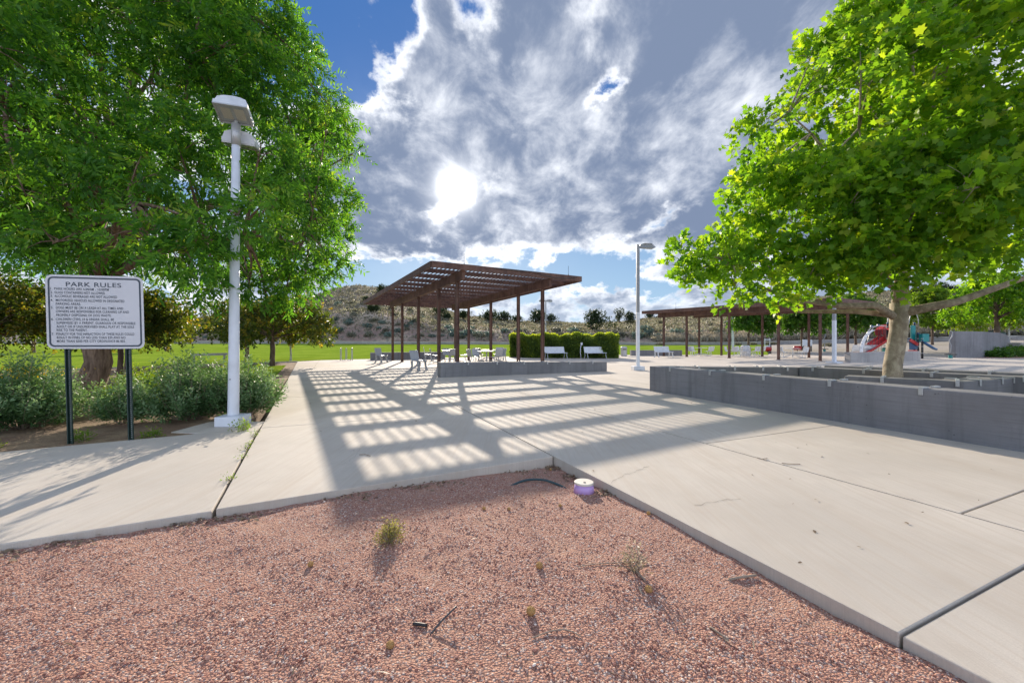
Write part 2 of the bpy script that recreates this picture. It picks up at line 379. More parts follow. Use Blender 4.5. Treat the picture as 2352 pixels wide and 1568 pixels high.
M['sage'] = leafmat('silver_green_leaves', [(.045, .10, .035), (.075, .145, .055), (.13, .215, .10), (.24, .32, .20)], .3, tcol=(1.05, 1.1, .6))
M['sageh'] = leafmat('hill_shrub_leaves', [(.085, .085, .06), (.12, .12, .085), (.19, .18, .14), (.28, .27, .22)], .25, tcol=(1.05, 1.05, .7))
M['bluesage'] = leafmat('blue_sage_leaves', [(.07, .10, .085), (.10, .145, .125), (.15, .20, .18), (.22, .28, .25)], .25, tcol=(1, 1.05, .8))
M['juniper'] = leafmat('juniper_foliage', [(.02, .035, .016), (.03, .05, .02), (.05, .07, .028)], .2)
M['dry'] = leafmat('dry_grass_blades', [(.15, .12, .085), (.22, .18, .125), (.30, .26, .19), (.40, .37, .30)], .3, tcol=(1.0, .96, .85))
M['drytuft'] = leafmat('dry_tuft_leaves', [(.16, .13, .07), (.22, .19, .10), (.20, .22, .08), (.30, .28, .16)], .3)
M['yellow'] = leafmat('yellow_flowers', [(.4, .28, .02), (.55, .4, .03)], .4)

# ------------------------------------------------------------------ terrain
UK = [-1500, 0, 720, 1020, 1474, 1686, 1803, 1921, 2117, 2313, 3500]
def wall_y(u): return float(np.interp(u, UK, [90, 90, 85, 85, 80, 78, 76, 74, 70, 66, 62]))
def wall_z(u):
    v = float(np.interp(u, UK, [1006, 1006, 1006.5, 1008, 1010, 1010, 1008, 1005, 1000.7, 994, 988])); return H - (v - 1000) * wall_y(u) / 1186
def wall_h(u): return float(np.interp(u, UK, [.42, .42, .42, .36, .36, .42, .5, .55, .68, .5, .5]))
RU = [-1500, -500, 0, 400, 600, 700, 760, 820, 880, 930, 1000, 1080, 1200, 1350, 1450, 1500, 1600, 1700, 1800, 1900, 2000, 2100, 2200, 2300, 2352, 2600, 3500]
RV = [740, 715, 735, 738, 712, 688, 664, 655, 662, 682, 708, 727, 739, 743, 738, 730, 722, 712, 694, 680, 672, 667, 665, 669, 672, 690, 720]
rng = np.random.default_rng(3)
def vnoise(x, y, s=0):
    r = 0; a = 1
    for o in range(4):
        r += a * math.sin(x * .11 * 2 ** o + s * 1.7 + 2.1 * math.sin(y * .07 * 2 ** o + o)) * math.cos(y * .13 * 2 ** o + o * 2.3 + 1.3 * math.sin(x * .05 * 2 ** o)); a *= .5
    return r
def hz(x, y):
    if y < 38: return 0.0
    u = CU + F * x / y; wy = wall_y(u); zw = wall_z(u)
    if y <= wy: return zw * ((y - 38) / (wy - 38))
    t = (y - wy) / 75.0; v = float(np.interp(u, RU, RV)); zr = H + (CV - v) * (wy + 75) / F - zw - .4
    if t <= 1:
        z = zw + .35 + zr * (.22 * min(1, t / .14) + .78 * t ** 1.15) 
        return z + vnoise(x, y) * .28 * min(1, t * 6) * (1 - .5 * t)
    return zw + .35 + zr - (t - 1) ** 1.3 * 8 + vnoise(x, y) * .2
def strip(name, us, yfun, material, off=0.0):
    grid = []
    for u in us:
        ys = yfun(u); grid.append([((u - CU) / F * y, y, hz((u - CU) / F * y, y) + off) for y in ys])
    o = MB().sheet(grid).build(name, material, smooth=True); tag(o, kind='structure'); return o
MB().sheet([[(-4000, -3000, -.30), (4000, -3000, -.30)], [(-4000, 5000, -.30), (4000, 5000, -.30)]]).build('ground', M['ground'])
tag(bpy.data.objects['ground'], kind='structure')
us = list(np.arange(-1500, 3500, 11.0))
strip('hills', us, lambda u: [wall_y(u) + d_ for d_ in list(np.linspace(-.05, 75, 75)) + list(np.linspace(78, 140, 14))], M['hill'])
LU = [-1500, 0, 640, 683, 705, 852, 1160, 1411, 1770]; LY = [14, 17, 25, 26.6, 28.0, 29.6, 31, 33, 36]
us = list(np.arange(-1500, 1775, 24.0))
strip('lawn', us, lambda u: list(np.linspace(float(np.interp(u, LU, LY)), wall_y(u) - .2, 26)), M['lawn'], -.02)
us = list(np.arange(1772, 3500, 24.0))
strip('playground_floor', us, lambda u: list(np.linspace(31.0, wall_y(u) - .2, 26)), M['play'], -.012)
# planting bed soil at left
bed = [(-16, 2.0), (-6.6, 4.5), (-3.95, 5.98), (-13.5, 25.9), (-21.6, 16.9), (-60, 14), (-60, 2)]
tag(MB().prism(bed, -.2, -.03).build('planting_bed', M['soil']), kind='structure')

tag(MB().prism([(-9.3, 16.0), (-12.6, 22.6), (-16.5, 19.5), (-14, 14)], -.1, -.018).build('lawn_patch', M['lawn']), kind='structure')
# ------------------------------------------------------------------ paving
E1 = Vector((-.4026, .9154, 0)); E2 = Vector((.9154, .4026, 0)); C0 = Vector((.473, 4.58, 0))
A_L = Vector((-2.3, 3.13, 0))
gl = (Vector((-3.317, 2.62, 0)) - C0).normalized()
def slabs(name, poly, cuts, material, z1=0.0, th=.20, gap=.009):
    bm = bmesh.new(); bm.faces.new([bm.verts.new((x, y, 0)) for x, y in poly])
    for p, nrm, test in cuts:
        fs = [f for f in bm.faces if test is None or test(f.calc_center_median())]
        g = set(fs)
        for f in fs: g |= set(f.edges) | set(f.verts)
        bmesh.ops.bisect_plane(bm, geom=list(g), plane_co=p, plane_no=nrm, dist=1e-5)
    r = bmesh.ops.inset_individual(bm, faces=list(bm.faces), thickness=gap, use_even_offset=True)
    bmesh.ops.delete(bm, geom=r['faces'], context='FACES')
    ex = bmesh.ops.extrude_face_region(bm, geom=list(bm.faces))
    vs = [g for g in ex['geom'] if isinstance(g, bmesh.types.BMVert)]
    for v in vs: v.co.z = z1
    for v in bm.verts:
        if v not in vs: v.co.z = z1 - th
    for f in bm.faces:      # the settled slab at the lower right
        pass
    bmesh.ops.recalc_face_normals(bm, faces=bm.faces)
    me = bpy.data.meshes.new(name); bm.to_mesh(me); bm.free(); me.materials.append(material)
    o = link(name, me, None, bevel=.008); tag(o, kind='structure'); return o
ge = Vector((1.243, -2.765, 0)).normalized()          # gravel right edge
K = C0 + ge * 3.05                                     # where the settled slab starts
j2 = Vector((*G(1620, 1018), 0))
def side(p, dirv):
    nn = Vector((dirv.y, -dirv.x, 0)); return lambda c: (c - p).dot(nn)      # >0 = right of the line
s1, s2 = side(C0, E1), side(j2, E1)
e2n = Vector((-E2.y, E2.x, 0)); e1n = Vector((E1.y, -E1.x, 0))
far = [G(683, 830), (-13.3, 28.2), (-10.5, 30.1), (-.6, 35), (9.85, 39), (25.5, 43.6), (29.5, 40), (38, 31.2), (95, 36), (95, -2)]
kk = K + E2 * 60; poly = [tuple(C0.xy), tuple(A_L.xy)] + far[:8] + [(95, 36), (95, 30), tuple(kk.xy), tuple(K.xy)]
cuts = [(C0, e1n, None), (j2, e1n, lambda c: s1(c) > 0)]
for k in (3.1, 6.7, 10.0, 13.3, 16.6, 19.9, 23.2): cuts.append((C0 + E1 * k, e2n, lambda c: s1(c) < 0))
for k in (1.56, 6.3, 11.0, 15.7, 20.4, 25.1): cuts.append((C0 + E1 * k, e2n, lambda c: s1(c) > 0 and s2(c) < 0))
for k in (-2.3, 0, 4.75, 9.5, 14.2, 19, 24): cuts.append((j2 + E1 * k, e2n, lambda c: s2(c) > 0))
for k in (4.4, 8.8, 13.2, 17.6, 22): cuts.append((j2 + E2 * k, e1n, lambda c: s2(c) > 0))
for k in (-3.2, -6.4, -9.6): cuts.append((C0 + E2 * k, e1n, lambda c: s1(c) < 0 and (c - C0).dot(E1) > 12))
slabs('paving', poly, cuts, M['slab'])
# settled slab, lower right
q0 = K - ge * .006; slabs('settled_paving', [tuple((q0).xy), tuple((q0 + E2 * 60).xy), tuple((q0 + E2 * 60 + ge * 9).xy), tuple((q0 + ge * 9).xy)],
      [(q0 + ge * 4.6, e2n, None), (q0 + E2 * 3.3, e1n, None)], M['slab'], z1=-.008)
# left walkway
wl = [tuple((A_L + Vector((-.012, 0, 0))).xy), tuple((C0 + gl * 16).xy), (-14.5, -.15), G(0, 1035), G(315, 1006), G(459, 993), (-3.74, 5.95)]
slabs('walkway', wl, [(C0 + gl * 7.3, gl, None), (C0 + gl * 10.5, gl, None)], M['slab2'], z1=-.012)
pad = [(-4.97, 5.9), (-4.48, 5.81), (-3.77, 5.975), (-4.08, 6.68), (-4.97, 6.68)]
slabs('lamp_pad', pad, [], M['slab2'], z1=-.018)
# playground kerb and lawn kerb
cb = MB()
pts = [(-60, 13.8), (-21.8, 17.0), (-13.75, 26.0)]
for a, b_ in zip(pts, pts[1:]): cb.bar((*a, -.03), (*b_, -.03), .16, .14)
tag(cb.build('lawn_kerb', M['curb'], bevel=.01), kind='structure')

# ------------------------------------------------------------------ gravel bed
def gz(x, y):
    p = Vector((x, y, 0)); dc = (p - C0).length
    e = min(abs((p - C0).dot(Vector((-gl.y, gl.x, 0)))), abs((p - C0).dot(Vector((-ge.y, ge.x, 0)))))
    z = -.052 - .065 * math.exp(-(dc / .9) ** 2) - .012 * math.exp(-e / .05)
    return z + .012 * math.sin(x * 2.3 + 1) * math.cos(y * 2.9) + .006 * math.sin(x * 7.1 + y * 3) * math.sin(y * 8.3 - x * 2) + .004 * math.sin(x * 19 + 3 * math.sin(y * 11))
grid = []
for i in range(181):
    a = i / 180 * 12
    row = []
    for j in range(181):
        b_ = j / 180 * 9
        p = C0 + gl * (a - .01) + ge * (b_ - .01)
        row.append((p.x, p.y, gz(p.x, p.y) if b_ + a < 14 else -.06))
    grid.append(row)
gv = MB().sheet(grid).build('gravel_bed', M['gravel'], smooth=True); tag(gv, kind='structure')
def icosa():
    bm = bmesh.new(); bmesh.ops.create_icosphere(bm, subdivisions=1, radius=1); bm.verts.ensure_lookup_table()
    v = np.array([tuple(x.co) for x in bm.verts]); f = np.array([[w.index for w in fc.verts] for fc in bm.faces]); bm.free(); return v, f
IV, IF = icosa()
def rand_rot(n, r_):
    qn = r_.normal(size=(n, 4)); qn /= np.linalg.norm(qn, axis=1)[:, None]; w, x, y, z = qn.T
    return np.stack([np.stack([1 - 2 * (y * y + z * z), 2 * (x * y - z * w), 2 * (x * z + y * w)], -1),
                     np.stack([2 * (x * y + z * w), 1 - 2 * (x * x + z * z), 2 * (y * z - x * w)], -1),
                     np.stack([2 * (x * z - y * w), 2 * (y * z + x * w), 1 - 2 * (x * x + y * y)], -1)], 1)
def pebbles():
    pts = []
    n = 105000
    yy = 1.15 + rng.random(n) ** 1.25 * 3.5; xx = (rng.random(n) * 2 - 1) * (yy * 1.32 + .1)
    P0 = np.stack([xx, yy], 1); d0 = P0 - np.array([C0.x, C0.y])
    g1, g2 = np.array([gl.x, gl.y]), np.array([ge.x, ge.y]); Mi = np.linalg.inv(np.stack([g1, g2], 1)); ab = d0 @ Mi.T
    keep = (ab[:, 0] > .015) & (ab[:, 1] > .015); cl = np.sin(P0[:, 0] * 3.1 + 2 * np.sin(P0[:, 1] * 2.2)) * np.cos(P0[:, 1] * 3.7 + P0[:, 0])
    keep &= rng.random(n) < np.clip(.68 + .55 * cl, .12, 1); P0 = P0[keep]; n = len(P0)
    sz = (.0025 + .0040 * rng.random(n) ** 1.9); sz[rng.random(n) < .02] *= 1.7
    z = np.array([gz(x, y) for x, y in P0]) + sz * .2
    sc = sz[:, None] * (1 + .35 * rng.normal(size=(n, 3)).clip(-1, 1)); Rm = rand_rot(n, rng)
    V = IV[None] * sc[:, None, :] * (1 + .12 * rng.normal(size=(n, 12, 1))); V = np.einsum('nij,nkj->nki', Rm, V); V[:, :, 2] *= .8
    V += np.concatenate([P0, z[:, None]], 1)[:, None, :]
    L = (IF[None] + (np.arange(n) * 12)[:, None, None]).reshape(-1, 3); tint = np.repeat(rng.random(n) ** 1.1, 20)
    me = np_mesh('pebbles', V.reshape(-1, 3), 3, tint, L); o = link('gravel', me, M['pebble'], smooth=True)
    tag(o, 'loose pink and tan gravel spread over the bed in the foreground', 'gravel', kind='stuff')
pebbles()

# ------------------------------------------------------------------ foliage machinery
LANCE = np.array([(0, 0), (.16, .35), (.10, .75), (0, 1), (-.10, .75), (-.16, .35)])
OVAL = np.array([(0, 0), (.30, .35), (.22, .78), (0, 1), (-.22, .78), (-.30, .35)])
MAPLE = np.array([(0, .05), (.30, -.02), (.27, .20), (.56, .34), (.33, .50), (.30, .72), (.12, .66), (0, 1.0), (-.12, .66), (-.30, .72), (-.33, .50), (-.56, .34), (-.27, .20), (-.30, -.02)])
DIAM = np.array([(0, 0), (.25, .5), (0, 1), (-.25, .5)])
def nrm(a): return a / np.maximum(np.linalg.norm(a, axis=-1, keepdims=True), 1e-9)
def leaf_mesh(name, Pt, D, N, size, tpl, tint, fold=.25):
    D = nrm(D); Sx = nrm(np.cross(D, N)); Nn = np.cross(Sx, D); k = len(tpl)
    x = tpl[:, 0][None, :, None]; y = tpl[:, 1][None, :, None]; s = size[:, None, None]
    V = Pt[:, None, :] + s * (y * D[:, None, :] + x * Sx[:, None, :] + (np.abs(x) * fold - (y ** 2) * .18) * Nn[:, None, :])
    return np_mesh(name, V.reshape(-1, 3), k, tint)
def foliage(name, lumps, nleaf, r_, size=.09, tpl=LANCE, per=12, twig=.35, droop=.25, squash=.8, spread=.9, inner=.5, tb=.35, szvar=.35, flatn=.6):
    """lumps (x,y,z,r). leaves set along small twigs that leave the surface of each lump"""
    Lm = np.array(lumps, float); w = Lm[:, 3] ** 2; w /= w.sum(); nt = max(4, nleaf // per)
    idx = r_.choice(len(Lm), nt, p=w); dirs = nrm(r_.normal(size=(nt, 3)) + np.array([0, 0, .25]))
    rad = Lm[idx, 3] * (inner + (1 - inner) * r_.random(nt) ** .6)
    c = Lm[idx, :3] + dirs * rad[:, None] * np.array([1, 1, squash])
    td = nrm(dirs + r_.normal(size=(nt, 3)) * .55 - np.array([0, 0, droop])); tl = twig * (.6 + .8 * r_.random(nt))
    tt = (np.arange(per) + .5) / per
    Pt = c[:, None, :] + td[:, None, :] * tl[:, None, None] * tt[None, :, None] - np.array([0, 0, 1]) * (tt[None, :, None] ** 2) * droop * .5 * tl[:, None, None]
    sd = nrm(np.cross(td, r_.normal(size=(nt, 3)))); up = nrm(np.cross(sd, td)); sg = np.where(np.arange(per) % 2 == 0, 1, -1)[None, :, None]
    D = td[:, None, :] * .7 + sd[:, None, :] * sg * spread + up[:, None, :] * r_.normal(size=(nt, per, 1)) * .5 - np.array([0, 0, 1]) * droop * 1.2 + r_.normal(size=(nt, per, 3)) * .15
    N = up[:, None, :] * .5 + np.array([0, 0, 1]) * flatn + r_.normal(size=(nt, per, 3)) * .35
    s = size * (1 - szvar + 2 * szvar * r_.random((nt, per)))
    tint = np.clip(tb + .22 * r_.normal(size=(nt, 1)) + .12 * r_.normal(size=(nt, per)) + .10 * (dirs[:, 2:3]), 0, 1)
    return leaf_mesh(name, Pt.reshape(-1, 3), D.reshape(-1, 3), N.reshape(-1, 3), s.ravel(), tpl, tint.ravel())
def bez(a, b, c, n=7): return [a.lerp(b, t).lerp(b.lerp(c, t), t) for t in [i / (n - 1) for i in range(n)]]
def wig(pts, amp, r_):
    out = [pts[0]]
    for p in pts[1:-1]: out.append(p + Vector((r_.uniform(-amp, amp), r_.uniform(-amp, amp), r_.uniform(-amp, amp) * .6)))
    return out + [pts[-1]]
def tree(name, label, cat, base, lumps, tr, fork, leader, nleaf, leaf, bark, seed=1, nmain=7, lean=(0, 0), group=None, limbs=(), **kw):
    """lumps in world space; trunk (tapered) + branches + crown"""
    r_ = random.Random(seed); rg = np.random.default_rng(seed)
    bx, by, bz = base; root = empty(name, base, 0, label, cat, group); off = Vector(base)
    def loc(p): return Vector(p) - off
    fk = Vector((lean[0] * fork, lean[1] * fork, fork)); top = Vector((lean[0] * leader * .7, lean[1] * leader * .7, leader))
    mb = MB(); zs = [0, .08, .25, .6, 1.0]
    path = [Vector((0, 0, -.15)), Vector((0, 0, 0)), fk * .12, fk * .35, fk * .7, fk]; path = wig(path, tr * .25, r_)
    mb.tube(path, [tr * 1.55, tr * 1.32, tr * 1.08, tr * .96, tr * .92, tr * .95], 14)
    mb.build('trunk', bark, root, smooth=True)
    br = MB(); lead = wig([fk, fk.lerp(top, .3), fk.lerp(top, .6), top], tr * .8, r_)
    br.tube([fk - Vector((0, 0, .15))] + lead[1:], [tr * .85, tr * .5, tr * .3, tr * .08], 9)
    Ls = [loc(l[:3]) for l in lumps]; ctr = Vector((0, 0, 0))
    order = sorted(range(len(Ls)), key=lambda i: (math.atan2(Ls[i].y - fk.y, Ls[i].x - fk.x)))
    per = max(1, len(order) // nmain); groups = [order[i:i + per] for i in range(0, len(order), per)]
    for g in groups:
        g.sort(key=lambda i: Ls[i].z)
        for lo_ in (g[:len(g) // 2 + 1], g[len(g) // 2 + 1:]):
            if not lo_: continue
            c = sum((Ls[i] for i in lo_), Vector()) / len(lo_)
            h_ = max(fk.z * .93, min(top.z * .8, fk.z + (c.z - fk.z) * .35)); t = max(0, (h_ - fk.z) / max(.1, top.z - fk.z))
            st = fk.lerp(top, t) if t > 0 else Vector((fk.x, fk.y, h_)); d_ = c - st
            mid = st + Vector((d_.x * .45, d_.y * .45, d_.z * .35 + .12 * d_.length * (1 if d_.z > -1 else .4)))
            limb = wig(bez(st, mid, c, 7), .05 * d_.length ** .5, r_); r0 = tr * (.42 if t < .3 else .28)
            br.tube(limb, [r0 * (1 - .14 * i) for i in range(7)], 8)
            for i in lo_:
                a = min(limb[2:], key=lambda p: (p - Ls[i]).length); e = Ls[i]; m2 = a.lerp(e, .5) + Vector((r_.uniform(-.2, .2), r_.uniform(-.2, .2), .12))
                br.tube(bez(a, m2, e, 5), [r0 * .35, r0 * .28, r0 * .2, r0 * .15, r0 * .08], 5)
                for _ in range(5):
                    v = Vector((r_.gauss(0, 1), r_.gauss(0, 1), r_.gauss(.2, .7))).normalized() * lumps[i][3] * .95
                    s_ = a.lerp(e, r_.uniform(.5, 1)); br.tube([s_, s_ + v * .5 + Vector((0, 0, .05)), s_ + v], [r0 * .11, r0 * .07, r0 * .03], 4, cap=False)
    for lp, lr in limbs:
        pts_ = wig([loc(p) for p in lp], lr * .3, r_); br.tube(pts_, [lr * (1 - .75 * i / (len(pts_) - 1)) for i in range(len(pts_))], 9)
    br.build('branches', bark, root, smooth=True)
    me = foliage('crown', [(l[0] - bx, l[1] - by, l[2] - bz, l[3]) for l in lumps], nleaf, rg, **kw); link('crown', me, leaf, root)
    return root
def envelope(c, rx, ry, z0, z1, n, seed, r=(.7, 1.2), prof=None, fill=.35):
    g = random.Random(seed); out = []
    for i in range(n):
        t = (i + .5) / n; t = t * .9 + g.uniform(0, .1); a = i * 2.39996 + g.uniform(-.4, .4)
        pr = prof(t) if prof else math.sin(math.pi * min(1, .22 + t * .78)) ** .7
        k = (1 - fill * g.random() ** 1.2) if g.random() < .75 else g.uniform(.2, .65)
        rr = g.uniform(*r); out.append((c[0] + math.cos(a) * max(.1, rx - rr * .8) * pr * k, c[1] + math.sin(a) * max(.1, ry - rr * .8) * pr * k, z0 + (z1 - z0) * t, rr))
    return out
# ------------------------------------------------------------------ far retaining wall (one long wall)
def far_wall():
    root = empty('retaining_wall', (0, 85, 0), 0, 'long low concrete retaining wall along the foot of the dry hillside', 'retaining wall')
    w = MB(); c = MB(); us_ = list(range(-700, 3300, 40)); off = Vector((0, 85, 0))
    fr, bk, tp = [], [], []
    for u in us_:
        y = wall_y(u); z = wall_z(u); h = wall_h(u); dx_ = (u - CU) / F
        a = Vector((dx_ * y, y, 0)) - off; b_ = Vector((dx_ * (y + .5), y + .5, 0)) - off
        fr.append((a, b_, z, h))
    for (a, b_, z, h), (a2, b2, z2, h2) in zip(fr, fr[1:]):
        w.add([(a.x, a.y, z - .4), (a2.x, a2.y, z2 - .4), (b2.x, b2.y, z2 - .4), (b_.x, b_.y, z - .4), (a.x, a.y, z + h), (a2.x, a2.y, z2 + h2), (b2.x, b2.y, z2 + h2), (b_.x, b_.y, z + h)],
              [(0, 1, 5, 4), (2, 3, 7, 6)])
        o1 = .10; c.add([(a.x, a.y - o1, z + h - .02), (a2.x, a2.y - o1, z2 + h2 - .02), (b2.x, b2.y + o1, z2 + h2 - .02), (b_.x, b_.y + o1, z + h - .02),
               (a.x, a.y - o1, z + h + .13), (a2.x, a2.y - o1, z2 + h2 + .13), (b2.x, b2.y + o1, z2 + h2 + .13), (b_.x, b_.y + o1, z + h + .13)],
              [(0, 1, 5, 4), (4, 5, 6, 7), (2, 3, 7, 6), (1, 0, 3, 2)])
    w.build('wall_face', M['wall2'], root); c.build('coping', M['curb'], root)
far_wall()

# ------------------------------------------------------------------ shelters
def shelter(label, L0, d, n, sep, ts, near, farr, lo, ro, z0, st, sw, nb, spot):
    root = empty('shade_shelter', (L0[0], L0[1], 0), 0, label, 'shelter', 'slatted steel shade shelters')
    d, n = Vector((*d, 0)).normalized(), Vector((*n, 0)).normalized(); Lv = Vector((0, 0, 0))
    def Q(t, w, z=0.0): return Lv + d * t + n * w + Vector((0, 0, z))
    def top(t, w): return z0 + st * t + sw * w
    FH, BH = .26, .36; t0, t1, w0, w1 = -near, ts[-1] + farr, -lo, sep + ro
    def beam_v(mb, a, b_, wd, h0, h1):                 # vertical-sided member from a to b; top z given in the points
        a, b_ = Vector(a), Vector(b_); t = (b_ - a); t.z = 0; t.normalize(); x = Vector((t.y, -t.x, 0)) * wd / 2
        vs = [p + s * x + Vector((0, 0, h)) for p in (a, b_) for s, h in ((-1, h0), (1, h0), (1, h1), (-1, h1))]
        mb.add(vs, [(0, 1, 2, 3), (7, 6, 5, 4), (0, 4, 5, 1), (1, 5, 6, 2), (2, 6, 7, 3), (3, 7, 4, 0)])
    for (a, b_) in (((t0, w0), (t0, w1)), ((t1, w0), (t1, w1)), ((t0 + .04, w0), (t1 - .04, w0)), ((t0 + .04, w1), (t1 - .04, w1))):
        f = MB(); beam_v(f, Q(*a, top(*a)), Q(*b_, top(*b_)), .075, -FH, 0); f.build('fascia', M['rust'], root, bevel=.004)
    for w in (0, sep):
        b_ = MB(); a1, a2 = t0 + .12, ts[-1] + .55
        beam_v(b_, Q(a1, w, top(a1, w)), Q(a2, w, top(a2, w)), .15, -FH - BH, -FH + .06); b_.build('beam', M['rust'], root, bevel=.004)
        for i, t in enumerate(ts):
            p = MB(); zt = top(t, w) - FH - BH
            ang_ = math.atan2(d.y, d.x)
            for s in (-1, 1):                      # I-section: two flanges and a web
                c = Q(t, w, zt / 2) + n * s * .06; p.box(c, (.15, .016, zt), ang_)
            p.box(Q(t, w, zt / 2), (.07, .112, zt - .01), ang_); p.box(Q(t, w, .008), (.22, .22, .02), ang_)
            p.build('post', M['rust'], root)
    step = (t1 - t0) / nb
    for i in range(1, nb):
        t = t0 + step * i; p = MB(); beam_v(p, Q(t, w0 + .04, top(t, w0)), Q(t, w1 - .04, top(t, w1)), .045, -.215, -.03); p.build('purlin', M['rust'], root)
    ns = int((w1 - w0) / .195)
    for i in range(nb):
        ta, tb_ = t0 + step * i + .03, t0 + step * (i + 1) - .03; p = MB()
        for j in range(1, ns):
            w = w0 + (w1 - w0) * j / ns; a, b_ = Q(ta, w, top(ta, w) - .035), Q(tb_, w, top(tb_, w) - .035); lean_ = n * .012
            p.add([a - lean_ - Vector((0, 0, .062)), b_ - lean_ - Vector((0, 0, .062)), b_ + lean_, a + lean_,
                   a - lean_ - Vector((0, 0, .062)) + n * .012, b_ - lean_ - Vector((0, 0, .062)) + n * .012, b_ + lean_ + n * .012, a + lean_ + n * .012],
                  [(0, 1, 2, 3), (7, 6, 5, 4), (0, 4, 5, 1), (2, 6, 7, 3), (0, 3, 7, 4), (1, 5, 6, 2)])
        p.build('louvre_panel', M['rust'], root)
    for t, w in spot:
        r_ = MB(); z = top(t, w); r_.tube([Q(t, w, z), Q(t, w, z + .07)], .02, 8); r_.tube([Q(t, w, z + .07), Q(t, w, z + .48)], .008, 6); r_.build('lightning_rod', M['dark'], root)
    return root, Q, top
s1_, Q1, top1 = shelter('brown slatted steel shelter in the middle, its striped shadow on the paving in front', (-2.45, 18.15), (-.508, .861), (.861, .508), 4.64,
        [0, 2.35, 5.65, 9.0, 11.4], .81, 2.3, 1.49, 1.86, 4.60, -.4 / 14.5, 0, 11, [(-.75, -.0), (-.75, 5.7), (9.5, -1.42)])
sag = MB(); cp = [Q1(-.87, w, top1(-.87, w) - .05 - .15 * (1 - ((w - 4.9) / 1.3) ** 2)) for w in [3.6, 4.0, 4.4, 4.9, 5.4, 5.8, 6.2]]
sag.tube([Q1(-.87, w, top1(-.87, w) - .04) for w in (1.4, 2.4, 3.5)] + cp, .014, 6); sag.build('sagging_cable', M['dark'], s1_)
s2_, Q2, top2 = shelter('brown slatted steel shelter farther off on the right, partly behind the plane tree', (20.4, 26.8), (-.6, .8), (.8, .6), 6.0,
        [0, 2.45, 5.85, 9.35, 11.5], 1.2, 1.2, 1.5, 1.6, 4.05, 0, .03, 11, [(9.5, -1.4), (-1.1, 3), (3, 7.4)])

# ------------------------------------------------------------------ concrete seat walls with metal skate stops
def clip(parent, p, ang, th, drop=1):
    m = MB(); rot = Matrix.Rotation(ang, 3, 'Z')
    m.box(Vector(p) + Vector((0, 0, .012)), (.05, .14, .022), rot); m.box(Vector(p) + rot @ Vector((0, -.078, -.035)), (.05, .014, .11), rot)
    m.build('skate_stop', M['galv'], parent, bevel=.003)
def seat_wall(label, pts, h, th, left=True, mat_=None, clips=(), group=None, cat='seat wall', zb=0.0, htop=None):
    """pts: centre-line of the front face; the body lies to the left/right of it"""
    p0 = Vector((*pts[0], 0)); root = empty('seat_wall', (p0.x, p0.y, 0), 0, label, cat, group)
    L = [Vector((*p, 0)) - p0 for p in pts]; nn = []
    for i in range(len(L)):
        a = (L[min(i + 1, len(L) - 1)] - L[max(i - 1, 0)]).normalized()
        if 0 < i < len(L) - 1:
            u1, u2 = (L[i] - L[i - 1]).normalized(), (L[i + 1] - L[i]).normalized(); m_ = Vector((-(u1.y + u2.y), u1.x + u2.x, 0)).normalized(); k = 1 / max(.3, m_.dot(Vector((-u1.y, u1.x, 0))))
        else: m_, k = Vector((-a.y, a.x, 0)), 1
        nn.append(m_ * k * (1 if left else -1))
    poly_ = [tuple(p.xy) for p in L] + [tuple((p + q_ * th).xy) for p, q_ in reversed(list(zip(L, nn)))]
    hs = h if hasattr(h, '__len__') else [h] * len(L)
    MB().prism(poly_, zb - .25, [*hs, *reversed(hs)]).build('wall_body', mat_ or M['wall'], root, bevel=.018)
    for s in clips:
        acc = 0
        for i in range(len(L) - 1):
            a, b_ = L[i], L[i + 1]; l_ = (b_ - a).length
            if acc <= s <= acc + l_:
                t = (b_ - a).normalized(); q_ = a + t * (s - acc); zz = hs[i] + (hs[i + 1] - hs[i]) * (s - acc) / l_
                ng = Vector((-t.y, t.x, 0)) * (1 if left else -1)
                clip(root, q_ + ng * .065 + Vector((0, 0, zz)), math.atan2(ng.y, ng.x) - math.pi / 2, th)
                clip(root, q_ + ng * (th - .065) + Vector((0, 0, zz)), math.atan2(ng.y, ng.x) + math.pi / 2, th)
            acc += l_
    return root
seat_wall('grey seat wall in front of the middle shelter, near end to the left', [(-2.58, 14.6), (4.13, 17.6)], [.54, .42], .45, True, clips=(1.05, 2.2, 3.35, 4.4, 5.45, 6.6))
seat_wall('dark low wall at the lawn edge behind the middle shelter', [(-9.88, 28.3), (-5.0, 30.4)], .52, .4, True)
seat_wall('dark low wall beside the steel litter bin at the lawn edge', [(10.9, 37.0), (15.6, 37.1)], .50, .4, True)
seat_wall('pale grey low wall in front of the red slide', [(20.9, 25.0), (21.6, 25.0), (28.3, 28.05)], .63, .45, True, mat_=M['wall2'])
# planter ring round the plane tree
seat_wall('long near wall of the planter round the plane tree', [(3.64, 10.72), (6.0, 4.76), (7.6, .72)], .65, .42, True, clips=(.75, 1.95, 3.2, 4.35, 5.5, 6.7))
seat_wall('far left wall of the planter, meeting the near wall at its outer corner', [(4.12, 10.72), (7.52, 10.42)], .63, .42, True, clips=(.8, 1.7, 2.4, 3.0))
seat_wall('back wall of the planter behind the plane tree trunk', [(7.36, 10.38), (8.69, 8.35), (11.4, 4.4)], .65, .42, True, clips=(.3, 1.3, 2.4, 3.6))
seat_wall('farthest thin wall on the other side of the planter', [(8.44, 10.95), (10.4, 8.26), (13.6, 3.9)], .65, .42, True, clips=(.9, 1.9, 2.9, 4.0))
seat_wall('short angled bench wall inside the planter in front of the trunk', [(6.55, 7.98), (7.62, 6.83), (9.5, 7.58)], .62, .42, True, clips=(.55, 1.5, 2.1, 2.9, 3.35))
tag(MB().prism([(4.3, 10.5), (7.3, 10.3), (12, 3.6), (8, 0), (6.6, 3.9)], -.1, .16).build('planter_soil', M['soil']), kind='structure')

